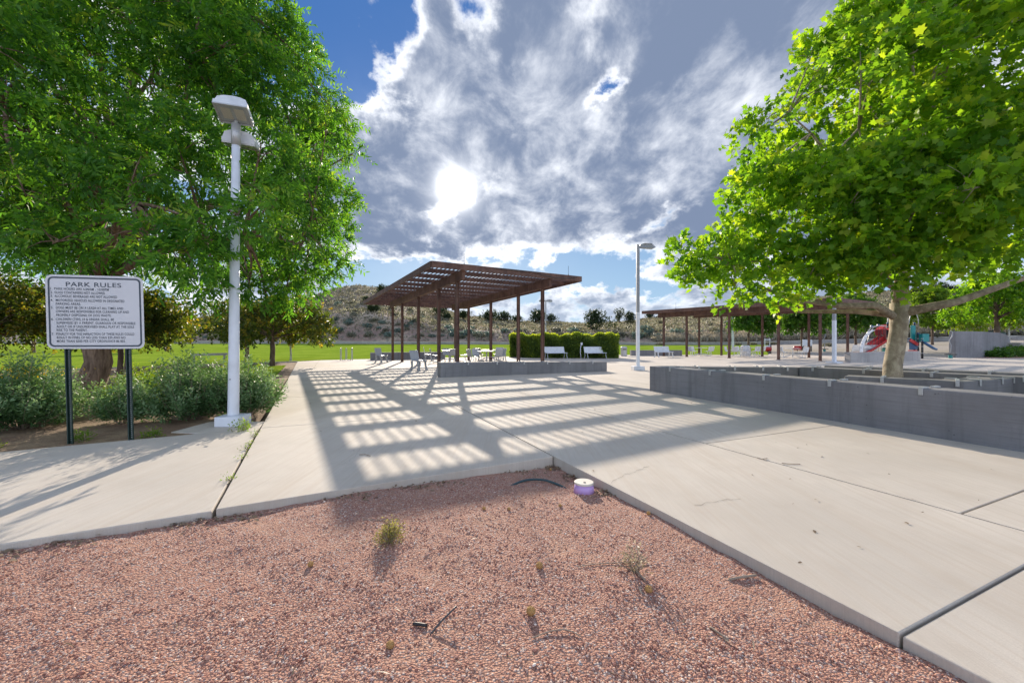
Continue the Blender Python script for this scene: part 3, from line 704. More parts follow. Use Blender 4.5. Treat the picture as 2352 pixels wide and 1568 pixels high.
# ------------------------------------------------------------------ tall tapering wall, cabinet
def tall_wall():
    root = empty('tall_wall', (35.4, 32.3, 0), 0, 'tall tapering board-marked concrete wall right of the playground', 'wall'); m = MB()
    pts = [(35.4, 32.3, 2.12), (38.5, 33.2, 2.12), (42.5, 35.2, 2.05), (47, 38.5, 1.98), (52, 42.5, 1.9), (57.5, 46.8, 1.75), (60.5, 49.2, 1.35)]
    L = [(a - 35.4, b_ - 32.3) for a, b_, c in pts]; bk = [(x - .22, y + .3) for x, y in L]
    m.prism(L + bk[::-1], -.2, [p[2] for p in pts] + [p[2] for p in pts][::-1]); m.build('wall_body', M['wall'], root, bevel=.02)
tall_wall()
cbx = empty('utility_cabinet', (52.2, 42, 0), .5, 'square grey concrete cabinet beside the tall tapering wall', 'cabinet')
MB().box((0, 0, .55), (1.15, .9, 1.1)).build('cabinet_body', M['wall2'], cbx, bevel=.02); MB().box((0, 0, 1.13), (1.25, 1.0, .07)).build('lid', M['curb'], cbx, bevel=.01)

# ------------------------------------------------------------------ lamps
def round_pole(root, h, r0, r1, m=None, z=0):
    MB().tube([(0, 0, z), (0, 0, z + .02), (0, 0, h)], [r0, r0, r1], 20).build('pole', m or M['white'], root, smooth=True)
def flood(root, z, az_, tilt, dist=.18, s=.46):
    m = Matrix.Rotation(az_, 4, 'Z') @ Matrix.Translation((0, -dist, z)) @ Matrix.Rotation(tilt, 4, 'X')
    def tr(mb): mb.v = [tuple(m @ Vector(v)) for v in mb.v]; return mb
    w, l_ = s / 2, s * .40
    h_ = MB(); h_.prism([(-w, -l_), (w, -l_), (w, l_), (-w, l_)], -.02, .045)
    n = 7; arc = [(w * .96 * math.cos(math.pi * i / (n - 1)), .045 + .13 * math.sin(math.pi * i / (n - 1)) ** .6) for i in range(n)]
    vs = [(x, -l_ * .9, z_) for x, z_ in arc] + [(x, l_ * .9, z_) for x, z_ in arc]
    h_.add(vs, [tuple(range(n))[::-1], tuple(range(n, 2 * n))] + [(i, i + 1, n + i + 1, n + i) for i in range(n - 1)])
    ho = tr(h_).build('lamp_head', M['pale'], root, bevel=.006)
    fr = MB()
    for a, b_ in (((-w, -l_ + .012), (w, -l_ + .012)), ((-w, l_ - .012), (w, l_ - .012))): fr.bar((*a, -.03), (*b_, -.03), .025, .022)
    for x in (-w + .012, w - .012): fr.bar((x, -l_ + .025, -.03), (x, l_ - .025, -.03), .025, .022)
    tr(fr).build('lens_frame', M['galv'], ho)
    rf = MB(); rf.box((-.09, 0, -.024), (.13, .2, .006)); rf.box((.09, 0, -.024), (.13, .2, .006)); tr(rf).build('reflector', M['reflector'], ho)
    tr(MB().box((0, 0, -.036), (s - .06, l_ * 2 - .06, .004))).build('lens', M['glass'], ho)
    ar = MB(); ar.tube([m @ Vector((0, l_ * .6, .03)), Vector((0, 0, z - .12))], .028, 8); ar.build('bracket', M['galv'], root)
l1 = empty('street_lamp', (-4.42, 6.42, -.018), 0, 'tall white lamp post with two floodlights standing by the shrubs at the left', 'street lamp')
MB().box((0, 0, .075), (.36, .36, .15), R(6)).build('base_block', M['white'], l1, bevel=.008); round_pole(l1, 4.68, .080, .056, z=.15)
MB().tube([(0, 0, 4.42), (0, 0, 4.76)], .066, 18).build('collar', M['galv'], l1, smooth=True)
MB().lathe([(.012, 0), (.012, .01)], (0, -.084, .72), 8).build('bolt', M['dark'], l1)
l1.rotation_euler = (0, R(.55), 0)
flood(l1, 4.88, R(17), R(-20), .10); flood(l1, 4.58, R(200), R(-12), .30)
def box_lamp(label, x, y, z, h, head, rz, base='block', arms=(0,), k=.14):
    root = empty('street_lamp', (x, y, z), rz, label, 'street lamp', 'tall lamp posts beyond the paving')
    if base == 'block': MB().box((0, 0, .09), (.48, .48, .18)).build('base_block', M['white'], root, bevel=.012)
    else: MB().box((0, 0, .04), (.62, .62, .08)).build('base_plate', M['white'], root, bevel=.01)
    MB().box((0, 0, h * .23), (k, k, h * .46)).build('lower_pole', M['white'], root, bevel=.008); MB().box((0, 0, h * .73), (k - .012, k - .012, h * .54)).build('pole', M['lampgrey'], root, bevel=.008)
    for a in arms:
        m = MB(); L_ = head; pr = [(0.06, -.16), (.10, .0), (.30, .04), (.62, .02), (L_, -.13), (L_ * .82, -.19), (.3, -.17)]
        wd = [.04, .05, .13, .15, .03, .13, .12]; rot = Matrix.Rotation(a, 3, 'Z')
        vs = [rot @ Vector((x_ * .96, s * w_, h + z_)) for s in (-1, 1) for (x_, z_), w_ in zip(pr, wd)]; n = len(pr)
        m.add(vs, [tuple(range(n))[::-1], tuple(range(n, 2 * n))] + [(i, (i + 1) % n, n + (i + 1) % n, n + i) for i in range(n)]); m.build('lamp_head', M['lampgrey'], root, bevel=.01)
    return root
box_lamp('grey-topped lamp post with one flat head standing alone beside the planter corner', 5.72, 18.4, 0, 5.7, .85, 0)
box_lamp('white lamp post on a square base plate in front of the farther shelter', 19.5, 24.5, 0, 5.6, .8, .4, 'plate', k=.17)
box_lamp('white lamp post far behind the right shelter on the lawn', *[(2147 - 1500) * 50 / 1186, 50][:2], hz(27.3, 50), 5.4, .8, .4, 'plate', k=.2)
box_lamp('far twin-headed lamp post seen behind the middle shelter post', 3.42, 41, hz(3.4, 41), 5.45, .75, 0, 'plate', arms=(.25, math.pi - .1), k=.12)

# ------------------------------------------------------------------ park sign
sg = empty('park_sign', (-5.63, 5.12, -.03), 0, 'white PARK RULES notice board on two green perforated posts', 'sign')
sv = Vector((-4.93 + 5.95, 5.42 - 5.2, 0)).normalized(); lean_ = math.tan(R(1.4))
frame = Matrix(((sv.x, -sv.y, -lean_ * sv.x, 0), (sv.y, sv.x, -lean_ * sv.y, 0), (0, 0, 1, 0), (0, 0, 0, 1)))   # x along the board, y into the bed, z up (board leans a little)
frame = Matrix.Translation((-.30, .08, 0)) @ frame
def fr_(mb): mb.v = [tuple(frame @ Vector(v)) for v in mb.v]; return mb
SW, SH, SZ = 1.07, .955, 1.235
def rrect(x0, z0, x1, z1, r, n=6):
    out = []
    for cx, cz, a0 in ((x1 - r, z0 + r, -90), (x1 - r, z1 - r, 0), (x0 + r, z1 - r, 90), (x0 + r, z0 + r, 180)):
        for i in range(n + 1): a = R(a0 + 90 * i / n); out.append((cx + r * math.cos(a), cz + r * math.sin(a)))
    return out
def plate(outer, y0, y1, inner=None):
    m = MB(); n = len(outer)
    if inner is None:
        vs = [(x, y0, z) for x, z in outer] + [(x, y1, z) for x, z in outer]
        m.add(vs, [tuple(range(n)), tuple(range(n, 2 * n))[::-1]] + [(i, n + i, n + (i + 1) % n, (i + 1) % n) for i in range(n)])
    else:
        vs = [(x, y0, z) for x, z in outer] + [(x, y0, z) for x, z in inner]; m.add(vs, [(i, (i + 1) % n, n + (i + 1) % n, n + i) for i in range(n)])
    return m
bx0 = 0.0
fr_(plate(rrect(bx0, SZ, bx0 + SW, SZ + SH, .075), -.004, .0)).build('board', M['signwhite'], sg)
fr_(plate(rrect(bx0 + .026, SZ + .026, bx0 + SW - .026, SZ + SH - .026, .055), -.0055, 0, rrect(bx0 + .046, SZ + .046, bx0 + SW - .046, SZ + SH - .046, .040))).build('border_line', M['signink'], sg)
for i, px in enumerate((.205, .875)):
    p = MB(); top_ = SZ + SH - .06
    ang_ = 0
    p.add([(px - .030, .004, -.3), (px - .018, .004, -.3), (px - .018, .030, -.3), (px + .018, .030, -.3), (px + .018, .004, -.3), (px + .030, .004, -.3), (px + .030, .008, -.3), (px + .022, .008, -.3), (px + .022, .036, -.3), (px - .022, .036, -.3), (px - .022, .008, -.3), (px - .030, .008, -.3)] +
          [(px - .030, .004, top_), (px - .018, .004, top_), (px - .018, .030, top_), (px + .018, .030, top_), (px + .018, .004, top_), (px + .030, .004, top_), (px + .030, .008, top_), (px + .022, .008, top_), (px + .022, .036, top_), (px - .022, .036, top_), (px - .022, .008, top_), (px - .030, .008, top_)],
          [(j, (j + 1) % 12, 12 + (j + 1) % 12, 12 + j) for j in range(12)])
    po = fr_(p).build('post', M['green'], sg)
    hl = MB()
    for j in range(44):
        z = .05 + j * .0268
        if z < SZ - .01: hl.box((px, .0292, z), (.010, .001, .010))
    fr_(hl).build('bolt_holes', M['galv'], po)
def text(body, x, z, h, wid, parent, name='lettering', sh=1.0):
    cu = bpy.data.curves.new('t', 'FONT'); cu.body = body; cu.size = 1; cu.extrude = 0; cu.space_character = 1.08; cu.offset = .008
    o = bpy.data.objects.new('t', cu); COL.objects.link(o); dg = bpy.context.evaluated_depsgraph_get(); me = bpy.data.meshes.new_from_object(o.evaluated_get(dg)); bpy.data.objects.remove(o)
    xs = [v.co.x for v in me.vertices]; ys = [v.co.y for v in me.vertices]; w0, w1 = min(xs), max(xs)
    for v in me.vertices:
        v.co = frame @ Vector((x + (v.co.x - w0) / (w1 - w0) * wid, -.0062, z + v.co.y / .72 * h))
    me.name = name; return link(name, me, M['signink'], parent)
# positions read off the board: fractions of its width and height
LN = [("PARK RULES", .205, .845, .565, .062), ("1.", .05, .795, .02, .034), ("PARK HOURS ARE 6:00AM - 10:00PM", .09, .795, .55, .034),
      ("2.", .05, .745, .025, .034), ("GLASS CONTAINERS NOT ALLOWED", .09, .745, .51, .034), ("3.", .05, .695, .025, .034), ("ALCOHOLIC BEVERAGES ARE NOT ALLOWED", .09, .695, .635, .034),
      ("4.", .05, .640, .025, .034), ("MOTORIZED VEHICLES ALLOWED IN DESIGNATED", .10, .640, .70, .034), ("PARKING AREAS.", .10, .592, .25, .034),
      ("5.", .05, .540, .025, .034), ("DOGS MUST BE ON A LEASH AT ALL TIMES AND", .10, .540, .685, .034), ("OWNERS ARE RESPONSIBLE FOR CLEANING UP AND", .10, .490, .745, .034), ("PROPERLY DISPOSING OF DOG WASTE.", .10, .440, .56, .034),
      ("6.", .05, .385, .025, .034), ("CHILDREN (TEN) 10 & UNDER SHALL BE", .095, .385, .59, .034), ("SUPERVISED BY A PARENT, GUARDIAN OR RESPONSIBLE", .10, .335, .81, .034), ("ADULT OR IF UNSUPERVISED SHALL PLAY AT THE SOLE", .10, .285, .795, .034), ("RISK TO THE PARENT.", .10, .237, .31, .034),
      ("7.", .05, .185, .025, .034), ("PENALTY FOR THE INFRACTION OF THESE RULES COULD", .095, .185, .80, .034), ("RESULT IN FINES OF NO LESS THAN $30 AND NO", .10, .137, .70, .034), ("MORE THAN $500 PER CITY ORDINANCE 86-003.", .10, .088, .70, .034)]
bodyl = []
for b_, fx, fz, fw, fh in LN: bodyl.append(text(b_, fx * SW, SZ + fz * SH, fh * SH, fw * SW, sg, 'heading' if b_ == 'PARK RULES' else 'lettering'))

# ------------------------------------------------------------------ benches, chairs, tables, bins
def curved(prof, w, th=.02):                       # profile (y,z) extruded along x
    n = len(prof); m = MB(); pr = [Vector((0, *p)) for p in prof]; off = []
    for i in range(n):
        t = (pr[min(i + 1, n - 1)] - pr[max(i - 1, 0)]).normalized(); off.append(Vector((0, -t.z, t.y)) * th)
    ring = pr + [p + o for p, o in reversed(list(zip(pr, off)))]; k = len(ring)
    vs = [p + Vector((-w / 2, 0, 0)) for p in ring] + [p + Vector((w / 2, 0, 0)) for p in ring]
    m.add(vs, [tuple(range(k)), tuple(range(k, 2 * k))[::-1]] + [(i, k + i, k + (i + 1) % k, (i + 1) % k) for i in range(k)]); return m
def make_seat(name, w, label, cat, m, legm=None, legs='wide', group=None):
    """front faces local -Y"""
    root = empty(name, (0, 0, 0), 0, label, cat, group)
    curved([(.24, .50), (.20, .47), (.0, .44), (-.18, .455), (-.24, .43)], w, .022).build('seat', m, root, bevel=.004)
    curved([(.235, .50), (.27, .62), (.31, .80), (.335, .90)], w, -.022).build('backrest', m, root, bevel=.004)
    for s in (-1, 1):
        for y0, y1, y2, wd in ((.23, .20, .30, .055), (-.12, -.14, -.22, .055)):
            l_ = MB(); x = s * (w / 2 - .03)
            if legs == 'wide': l_.prism([(x - .015, 0), (x + .015, 0), (x + .015, 1), (x - .015, 1)], 0, 1); l_ = MB(); l_.add([(x + a, y + b_, z) for z, y, b2 in ((0, y2, .06), (.22, y1, .04), (.44, y0, .06)) for a, b_ in ((-.02, -b2), (.02, -b2), (.02, b2), (-.02, b2))], [(0, 1, 2, 3)[::-1], (8, 9, 10, 11)] + [(r_ * 4 + i, r_ * 4 + (i + 1) % 4, r_ * 4 + 4 + (i + 1) % 4, r_ * 4 + 4 + i) for r_ in (0, 1) for i in range(4)])
            else: l_.tube([(x, y2, 0), (x, y1, .24), (x, y0, .45)], .022, 6)
            l_.build('leg', legm or m, root)
    return root
b0 = make_seat('park_bench', 1.72, 'pale metal bench in front of the clipped hedge, the one nearer the shelter post', 'bench', M['pale'], legs='thin', group='pale benches by the hedge')
fa = math.atan2(-.915, .403) + math.pi / 2                     # facing down the paving joints
b0.location = (3.35, 30.6, 0); b0.rotation_euler = (0, 0, fa)
copy_tree(b0, None, (6.35, 30.7, 0), fa, 'pale metal bench in front of the clipped hedge, right of the small white post')
bb = make_seat('park_bench', 1.6, 'white bench beside the low dark wall left of the farther shelter', 'bench', M['pale'], group='white benches round the farther shelter')
bb.location = (12.55, 33.4, 0); bb.rotation_euler = (0, 0, fa)
copy_tree(bb, None, (27.2, 31.6, 0), R(190), 'long white bench seen between the farther shelter posts and the slide', scale=(1.45, 1.1, 1.15))
ch = make_seat('metal_chair', .56, 'grey metal chair nearest the camera at the left side of the shelter, facing right', 'chair', M['chair'], group='single grey chairs beside the middle shelter')
ch.location = (-4.15, 18.15, 0); ch.rotation_euler = (0, 0, R(62))
copy_tree(ch, None, (-8.0, 24.9, 0), R(66), 'grey metal chair farther back by the dark low wall, facing right')
copy_tree(ch, None, (-.72, 27.3, 0), R(20), 'grey metal chair standing behind the tables in the middle shelter')
copy_tree(ch, None, (-5.6, 27.2, 0), R(100), 'grey metal chair near the far left posts of the middle shelter')
def make_table(label, m, nseat=4):
    root = empty('picnic_table', (0, 0, 0), 0, label, 'picnic table', 'metal tables with attached chairs')
    MB().lathe([(.0, .728), (.50, .728), (.52, .735), (.52, .752), (.50, .758), (0, .758)], k=28).build('table_top', m, root)
    MB().lathe([(.05, .02), (.04, .06), (.04, .73)], k=12).build('pedestal', m, root)
    for i in range(nseat):
        a = 2 * math.pi * i / nseat; rot = Matrix.Rotation(a, 4, 'Z'); tr_ = rot @ Matrix.Translation((0, .92, 0))
        s = curved([(.22, .50), (.17, .465), (.0, .445), (-.16, .455), (-.21, .44)], .48, .02); s.v = [tuple(tr_ @ Vector(v)) for v in s.v]; so_ = s.build('seat', m, root)
        b_ = curved([(.215, .50), (.25, .62), (.29, .78), (.305, .86)], .48, -.018); b_.v = [tuple(tr_ @ Vector(v)) for v in b_.v]; b_.build('backrest', m, so_)
        f = MB()
        for sx in (-.13, .13):
            f.tube([rot @ Vector(p) for p in ((sx * .3, .04, .22), (sx, .40, .20), (sx, .70, .05), (sx, .95, .015), (sx, 1.05, .03), (sx, 1.0, .2), (sx, .93, .44))], .018, 6)
        f.build('support_arm', m, root)
    return root
tb = make_table('round metal table with chairs nearest the front posts of the middle shelter', M['chair']); tb.location = (-1.45, 23.2, 0); tb.rotation_euler = (0, 0, R(38))
copy_tree(tb, None, (-3.9, 25.4, 0), R(20), 'round metal table with chairs in the left part of the middle shelter')
copy_tree(tb, None, (-1.5, 27.0, 0), R(55), 'round metal table with chairs farthest back under the middle shelter')
tp_ = make_table('pale table set under the left end of the farther shelter', M['pale']); tp_.location = (16.9, 36.2, 0); tp_.rotation_euler = (0, 0, R(15))
for x, y, a, l_ in ((19.3, 34.2, 40, 'pale table set in the middle of the farther shelter, a white bin behind it'), (22.4, 32.3, 10, 'pale table set under the near end of the farther shelter'), (21.5, 36.5, 30, 'pale table set behind the others beyond the farther shelter posts')):
    copy_tree(tp_, None, (x, y, 0), R(a), l_)
def bin_(name, label, loc, m, r=.27, h=.86, slot=True):
    root = empty(name, loc, 0, label, 'litter bin'); MB().lathe([(r * .93, 0), (r, .03), (r, h * .8)], k=24).build('body', m, root, smooth=False)
    MB().lathe([(r * 1.03, h * .8), (r * 1.05, h * .83), (r * .98, h * .93), (r * .7, h), (.0, h)], k=24).build('lid', m, root)
    if slot: MB().box((0, -r - .004, h * .70), (r * 1.1, .02, .09)).build('slot', M['dark'], root)
bin_('litter_bin', 'round steel litter bin by the lawn between hedge and low wall', (9.95, 36.0, 0), M['galv'])
bin_('litter_bin', 'white ribbed litter bin standing beyond the tables of the farther shelter', (21.1, 36.6, 0), M['pale'], .36, .95, False)
# bike rack
br_ = empty('bike_rack', (-11.75, 27.8, 0), R(5), 'silver wave shaped bicycle rack at the edge of the lawn', 'bike rack'); pth = []
for i, x in enumerate((0, .36, .74)):
    up = [(x - .035, 0, .10), (x - .035, 0, .80), (x, 0, .86), (x + .035, 0, .80), (x + .035, 0, .10)]
    if i == 0: pth += [(x - .035, 0, 0)]
    pth += up
    if i < 2: pth += [(x + .10, 0, .02), (x + .2, 0, -.0), ((0, .36, .74)[i + 1] - .10, 0, .02)]
pth += [(.775, 0, 0)]; MB().tube(pth, .022, 8).build('bent_tube', M['galv'], br_, smooth=True)
MB().box((0, 0, .005), (.16, .1, .01)).box((.74, 0, .005), (.16, .1, .01)).build('foot_plate', M['galv'], br_)
bp = empty('service_post', (5.25, 30.9, 0), 0, 'slim white curved post with a small box between the two hedge benches', 'post')
MB().tube([(0.02, 0, 0), (-.03, 0, .4), (-.02, 0, .8), (.03, 0, 1.1)], .03, 8).build('pole', M['white'], bp, smooth=True); MB().box((.06, 0, 1.12), (.14, .12, .2)).build('box', M['white'], bp, bevel=.01)
tr_r = empty('low_rail', (-16.9, 22.6, 0), R(5), 'low grey timber rail on two posts at the lawn edge behind the shrubs', 'rail')
MB().bar((-.95, 0, .55), (.95, 0, .6), .07, .13).build('beam', M['galv'], tr_r)
for x in (-.8, .8): MB().box((x, 0, .27), (.07, .07, .55)).build('post', M['galv'], tr_r)

# ------------------------------------------------------------------ playground
pg = empty('play_structure', (30.2, 31.5, 0), 0, 'large climbing structure with red slides, net climber and teal panels', 'play structure')
def U(u, v, y=31.5): p = PS(u, v, y); return Vector((p[0] - 30.2, p[1] - 31.5, p[2]))
for k, (u0, y) in enumerate(((2620, 31.5), (2598, 32.3))):
    g_ = []; A, B_ = U(u0 - 8, 978, y), U(u0 - 92, 1031, y)
    for t in [0, .15, .3, .5, .7, .85, .95, 1]:
        c = A.lerp(B_, t) + Vector((0, 0, -.05 * math.sin(math.pi * t))); z = .12 if t > .9 else 0; row = []
        for a in range(0, 181, 20): row.append((c.x, c.y + .30 * math.cos(R(a)), c.z - .24 * math.sin(R(a)) + z * .4))
        g_.append(row)
    m = MB(); m.sheet(g_); o = m.build('slide', M['red'], pg, smooth=True); sm_ = o.modifiers.new('thick', 'SOLIDIFY'); sm_.thickness = .05
    hd = MB(); hc = U(u0 - 14, 968, y); hd.add([hc + Vector(p) for p in [(-.30, -.32, -.34), (.18, -.32, .48), (.36, -.32, .36), (.38, -.32, -.30), (-.05, -.32, -.42), (-.36, -.32, .06)] + [(-.30, .3, -.34), (.18, .3, .48), (.36, .3, .36), (.38, .3, -.30), (-.05, .3, -.42), (-.36, .3, .06)]],
           [(0, 5, 1, 2, 3, 4), (6, 10, 9, 8, 7, 11), (5, 11, 7, 1), (1, 7, 8, 2)]); hd.build('slide_hood', M['red'], pg, bevel=.03)
for u, v0, y in ((2600, 948, 31.5), (2627, 948, 31.5), (2679, 948, 31.5), (2690, 978, 31), (2702, 1000, 30.6), (2607, 960, 33)):
    t_ = U(u, v0, y); p = MB(); p.tube([(t_.x, t_.y, -.1), (t_.x, t_.y, t_.z)], .065, 12); o = p.build('post', M['black'], pg, smooth=True)
    MB().lathe([(.075, 0), (.085, .03), (.05, .09), (0, .1)], (t_.x, t_.y, t_.z), 12).build('post_cap', M['navy'], o)
    bnd = MB()
    for zz in (.4, .9, 1.5): bnd.lathe([(.073, 0), (.073, .035)], (t_.x, t_.y, zz), 12)
    bnd.build('clamp', M['galv'], o)
for u0, y in ((2600, 31.6), (2622, 31.2), (2663, 31.4)):
    a = U(u0, 950, y); m = MB(); m.tube([a + Vector((.62 * (1 - math.cos(R(t))) * .6, 0, .95 * math.sin(R(t * .999)))) for t in range(0, 181, 15)], .025, 8); m.build('roof_hoop', M['galv'], pg, smooth=True)
dk = MB(); a, b_ = U(2604, 992), U(2684, 992); dk.box(((a.x + b_.x) / 2, .6, a.z), (b_.x - a.x, 1.4, .08)); dk.build('deck', M['navy'], pg)
def slab_(name, m, u0, v0, u1, v1, y, th=.12, **k):
    a, b_ = U(u0, v0, y), U(u1, v1, y); MB().box((a + b_) / 2, (abs(b_.x - a.x), th, abs(a.z - b_.z))).build(name, m, pg, bevel=.03)
slab_('side_panel', M['teal'], 2669, 953, 2681, 995, 31.3); slab_('bubble_panel', M['teal'], 2693, 978, 2713, 1001, 30.9, .5)
slab_('base_box', M['teal'], 2592, 1018, 2614, 1034, 31.4, .5); slab_('stair_side', M['navy'], 2664, 1000, 2688, 1024, 31, .08)
slab_('kick_board', M['red'], 2660, 1025, 2688, 1033, 30.6, .05); slab_('upper_panel', M['navy'], 2612, 955, 2628, 994, 31.9)
st_ = MB(); a = U(2666, 995, 30.9); b_ = U(2690, 1010, 30.9); st_.bar(a, b_, .05, .22); st_.build('stair_rail', M['red'], pg)
m = MB(); m.tube([U(2704, 1001, 30.8), U(2722, 1012, 30.8), U(2735, 1020, 30.8), U(2743, 1023.5, 30.8)], [.14, .14, .14, .12], 10, flat=.6); m.build('tube_slide', M['blue'], pg, smooth=True)
cl = []; cpts = [(2557, 966), (2545, 972), (2533, 986), (2525, 1004), (2521, 1022), (2521, 1036)]
m = MB(); g_ = []
for u, v in cpts: a = U(u, v, 30.9); g_.append([(a.x - .13, a.y - .1, a.z), (a.x + .12, a.y - .1, a.z - .02)])
m.sheet(g_); o = m.build('climbing_panel', M['white'], pg); sm_ = o.modifiers.new('thick', 'SOLIDIFY'); sm_.thickness = .04
hl = MB()
for u, v in ((2537, 981), (2543, 981.5), (2535, 991), (2524.5, 998), (2526, 1008), (2523, 1019)): a = U(u, v, 30.78); hl.lathe([(.035, 0), (.035, .02)], (a.x, a.y, a.z), 10)
hl.build('hand_hold', M['dark'], o)
for off_, y in ((0, 30.9), (8, 32.2)):
    m = MB(); m.tube([U(2528 + off_, 1030, y), U(2532 + off_, 1005, y), U(2540 + off_, 975, y), U(2552 + off_, 958, y), U(2575 + off_, 953, y), U(2600 + off_, 957, y)], .03, 8); m.build('climber_arch', M['galv'], pg, smooth=True)
nt = MB()
for i in range(9):
    nt.tube([U(2536 + i * 7.5, 958 + (abs(i - 5)) * .8, 31), U(2534 + i * 9 - 6, 1032, 31.9)], .012, 5)
for j in range(6):
    nt.tube([U(2532 + j * 1.5, 1022 - j * 12, 31.2), U(2600, 1024 - j * 11.5, 31.6)], .012, 5)
    nt.tube([U(2540, 1020 - j * 11, 31.0), U(2585, 1034 - j * 12.5, 31.9)], .010, 5)
nt.build('climbing_net', M['dark'], pg)
MB().lathe([(.06, 0), (.10, .1), (.06, .2)], tuple(U(2554, 960, 31)), 10).lathe([(.06, 0), (.10, .1), (.06, .2)], tuple(U(2573, 957, 31)), 10).build('net_joint', M['navy'], pg)
def spinner(label, x, y, h, red=False):
    z = hz(x, y); root = empty('spinner_pole', (x, y, z), 0, label, 'play spinner')
    MB().tube([(0, 0, 0), (0, 0, .25)], .12, 10).build('base', M['teal'], root); MB().box((0, 0, .3), (.85, .14, .06)).box((0, 0, .3), (.14, .85, .06)).build('foot_rest', M['black'], root, bevel=.02)
    MB().tube([(0, 0, .3), (.02, 0, .6), (.05, 0, 1.0), (-.10, 0, 1.35), (.12, 0, 1.7), (.16, 0, 2.0), (.02, 0, h)], .03, 8).build('pole', M['lampgrey'], root, smooth=True)
spinner('curved grey spinner pole with black foot rest left of the tall wall', 33.9, 31.3, 2.15)
spinner('curved grey spinner pole behind the farther shelter, left of the long bench', (2415 - 1500) * 45 / 1186, 45, 1.9)
for (u, v, y, l_) in ((2248, 1029, 44, 'red rounded spring seat on the playground below a grey stand'), (2336, 1023, 47, 'red rounded drum seat behind the near table of the farther shelter')):
    x, y_, z = PS(u, v, y); g0 = hz(x, y_); r0 = empty('spring_rider', (x, y_, g0), 0, l_, 'play seat')
    hh = max(.35, z - g0); MB().tube([(-.42, 0, hh), (-.34, 0, hh), (.34, 0, hh), (.42, 0, hh)], [.10, .24, .24, .12], 14).build('seat_body', M['red'], r0, smooth=True); MB().tube([(0, 0, 0), (0, 0, hh)], .05, 8).build('spring', M['dark'], r0)
x, y_, z = PS(2248, 1026, 46); r0 = empty('fitness_stand', (x, y_, hz(x, y_)), 0, 'narrow pale upright stand behind the red spring seat', 'play stand')
MB().box((-.28, 0, .75), (.06, .06, 1.5)).box((.28, 0, .75), (.06, .06, 1.5)).build('post', M['pale'], r0); MB().box((0, 0, 1.35), (.7, .08, .12)).box((0, 0, .35), (.4, .3, .7)).build('panel', M['pale'], r0, bevel=.03)
x, y_, z = PS(2365, 1030, 46); r0 = empty('information_board', (x, y_, hz(x, y_)), R(8), 'wide pale board on dark feet beyond the farther shelter', 'board')
MB().box((0, 0, .95), (1.25, .06, .75)).build('panel', M['pale'], r0, bevel=.02)
for sx in (-.5, .5): MB().box((sx, 0, .3), (.08, .1, .62)).build('leg', M['dark'], r0)

# ------------------------------------------------------------------ trees
pl = lambda t: float(np.interp(t, [0, .07, .14, .5, .58, .65, .72, .8, .9, 1], [.66, .86, 1.0, 1.02, .88, .68, .48, .30, .15, .05]))
lum1 = envelope((-10.5, 10.2), 6.25, 6.2, 2.85, 13.8, 175, 5, (.55, 1.0), pl, .25)
lum1 += [(*P(u, v, y), r_) for u, v, y, r_ in ((100, 60, 7.6, .7), (200, 130, 7.6, .7), (300, 70, 8.4, .7), (180, 230, 7.2, .6), (60, 180, 7.2, .6), (340, 190, 7.8, .6), (420, 110, 8.6, .6), (20, 30, 7.4, .7), (250, 20, 8.4, .6), (420, 300, 7.4, .5), (545, 490, 6.1, .40), (480, 520, 6.1, .42), (620, 465, 6.9, .5), (405, 590, 5.7, .32), (330, 545, 5.9, .45), (440, 600, 5.9, .40),
         (120, 560, 6.3, .5), (170, 400, 6.3, .5), (300, 420, 6.3, .5), (600, 330, 7.3, .5), (690, 560, 8, .5), (700, 420, 8.5, .6), (750, 300, 9.3, .5), (790, 280, 9.5, .3), (765, 600, 9.3, .35), (740, 500, 9, .4), (60, 450, 6.5, .6), (640, 640, 8.5, .4), (570, 660, 8.2, .4), (470, 650, 7.5, .4),
         (700, 645, 9, .42), (755, 615, 9.6, .38), (655, 668, 8.8, .38), (800, 592, 10, .22), (610, 680, 8.5, .3), (520, 672, 8, .35), (815, 350, 10.5, .25), (660, 110, 9.8, .5), (720, 170, 9.6, .35), (600, 60, 9.8, .5))]
tree('ash_tree', 'huge broad ash tree with furrowed brown trunk behind the park sign', 'tree', (-10.3, 10, -.03), lum1, .27, 2.3, 9.5, 380000, M['leafA'], M['bark'], 4, 12, size=.115, per=14, twig=.34, droop=.22, inner=.55, tb=.36, squash=.62, spread=1.0)
pr_ = lambda t: float(np.interp(t, [0, .08, .22, .35, .53, .71, .88, 1], [.80, .98, .80, .73, .57, .40, .22, .08]))
lum2 = envelope((8.95, 7.9), 5.0, 4.9, 3.05, 10.9, 135, 9, (.32, .60), pr_, .3)
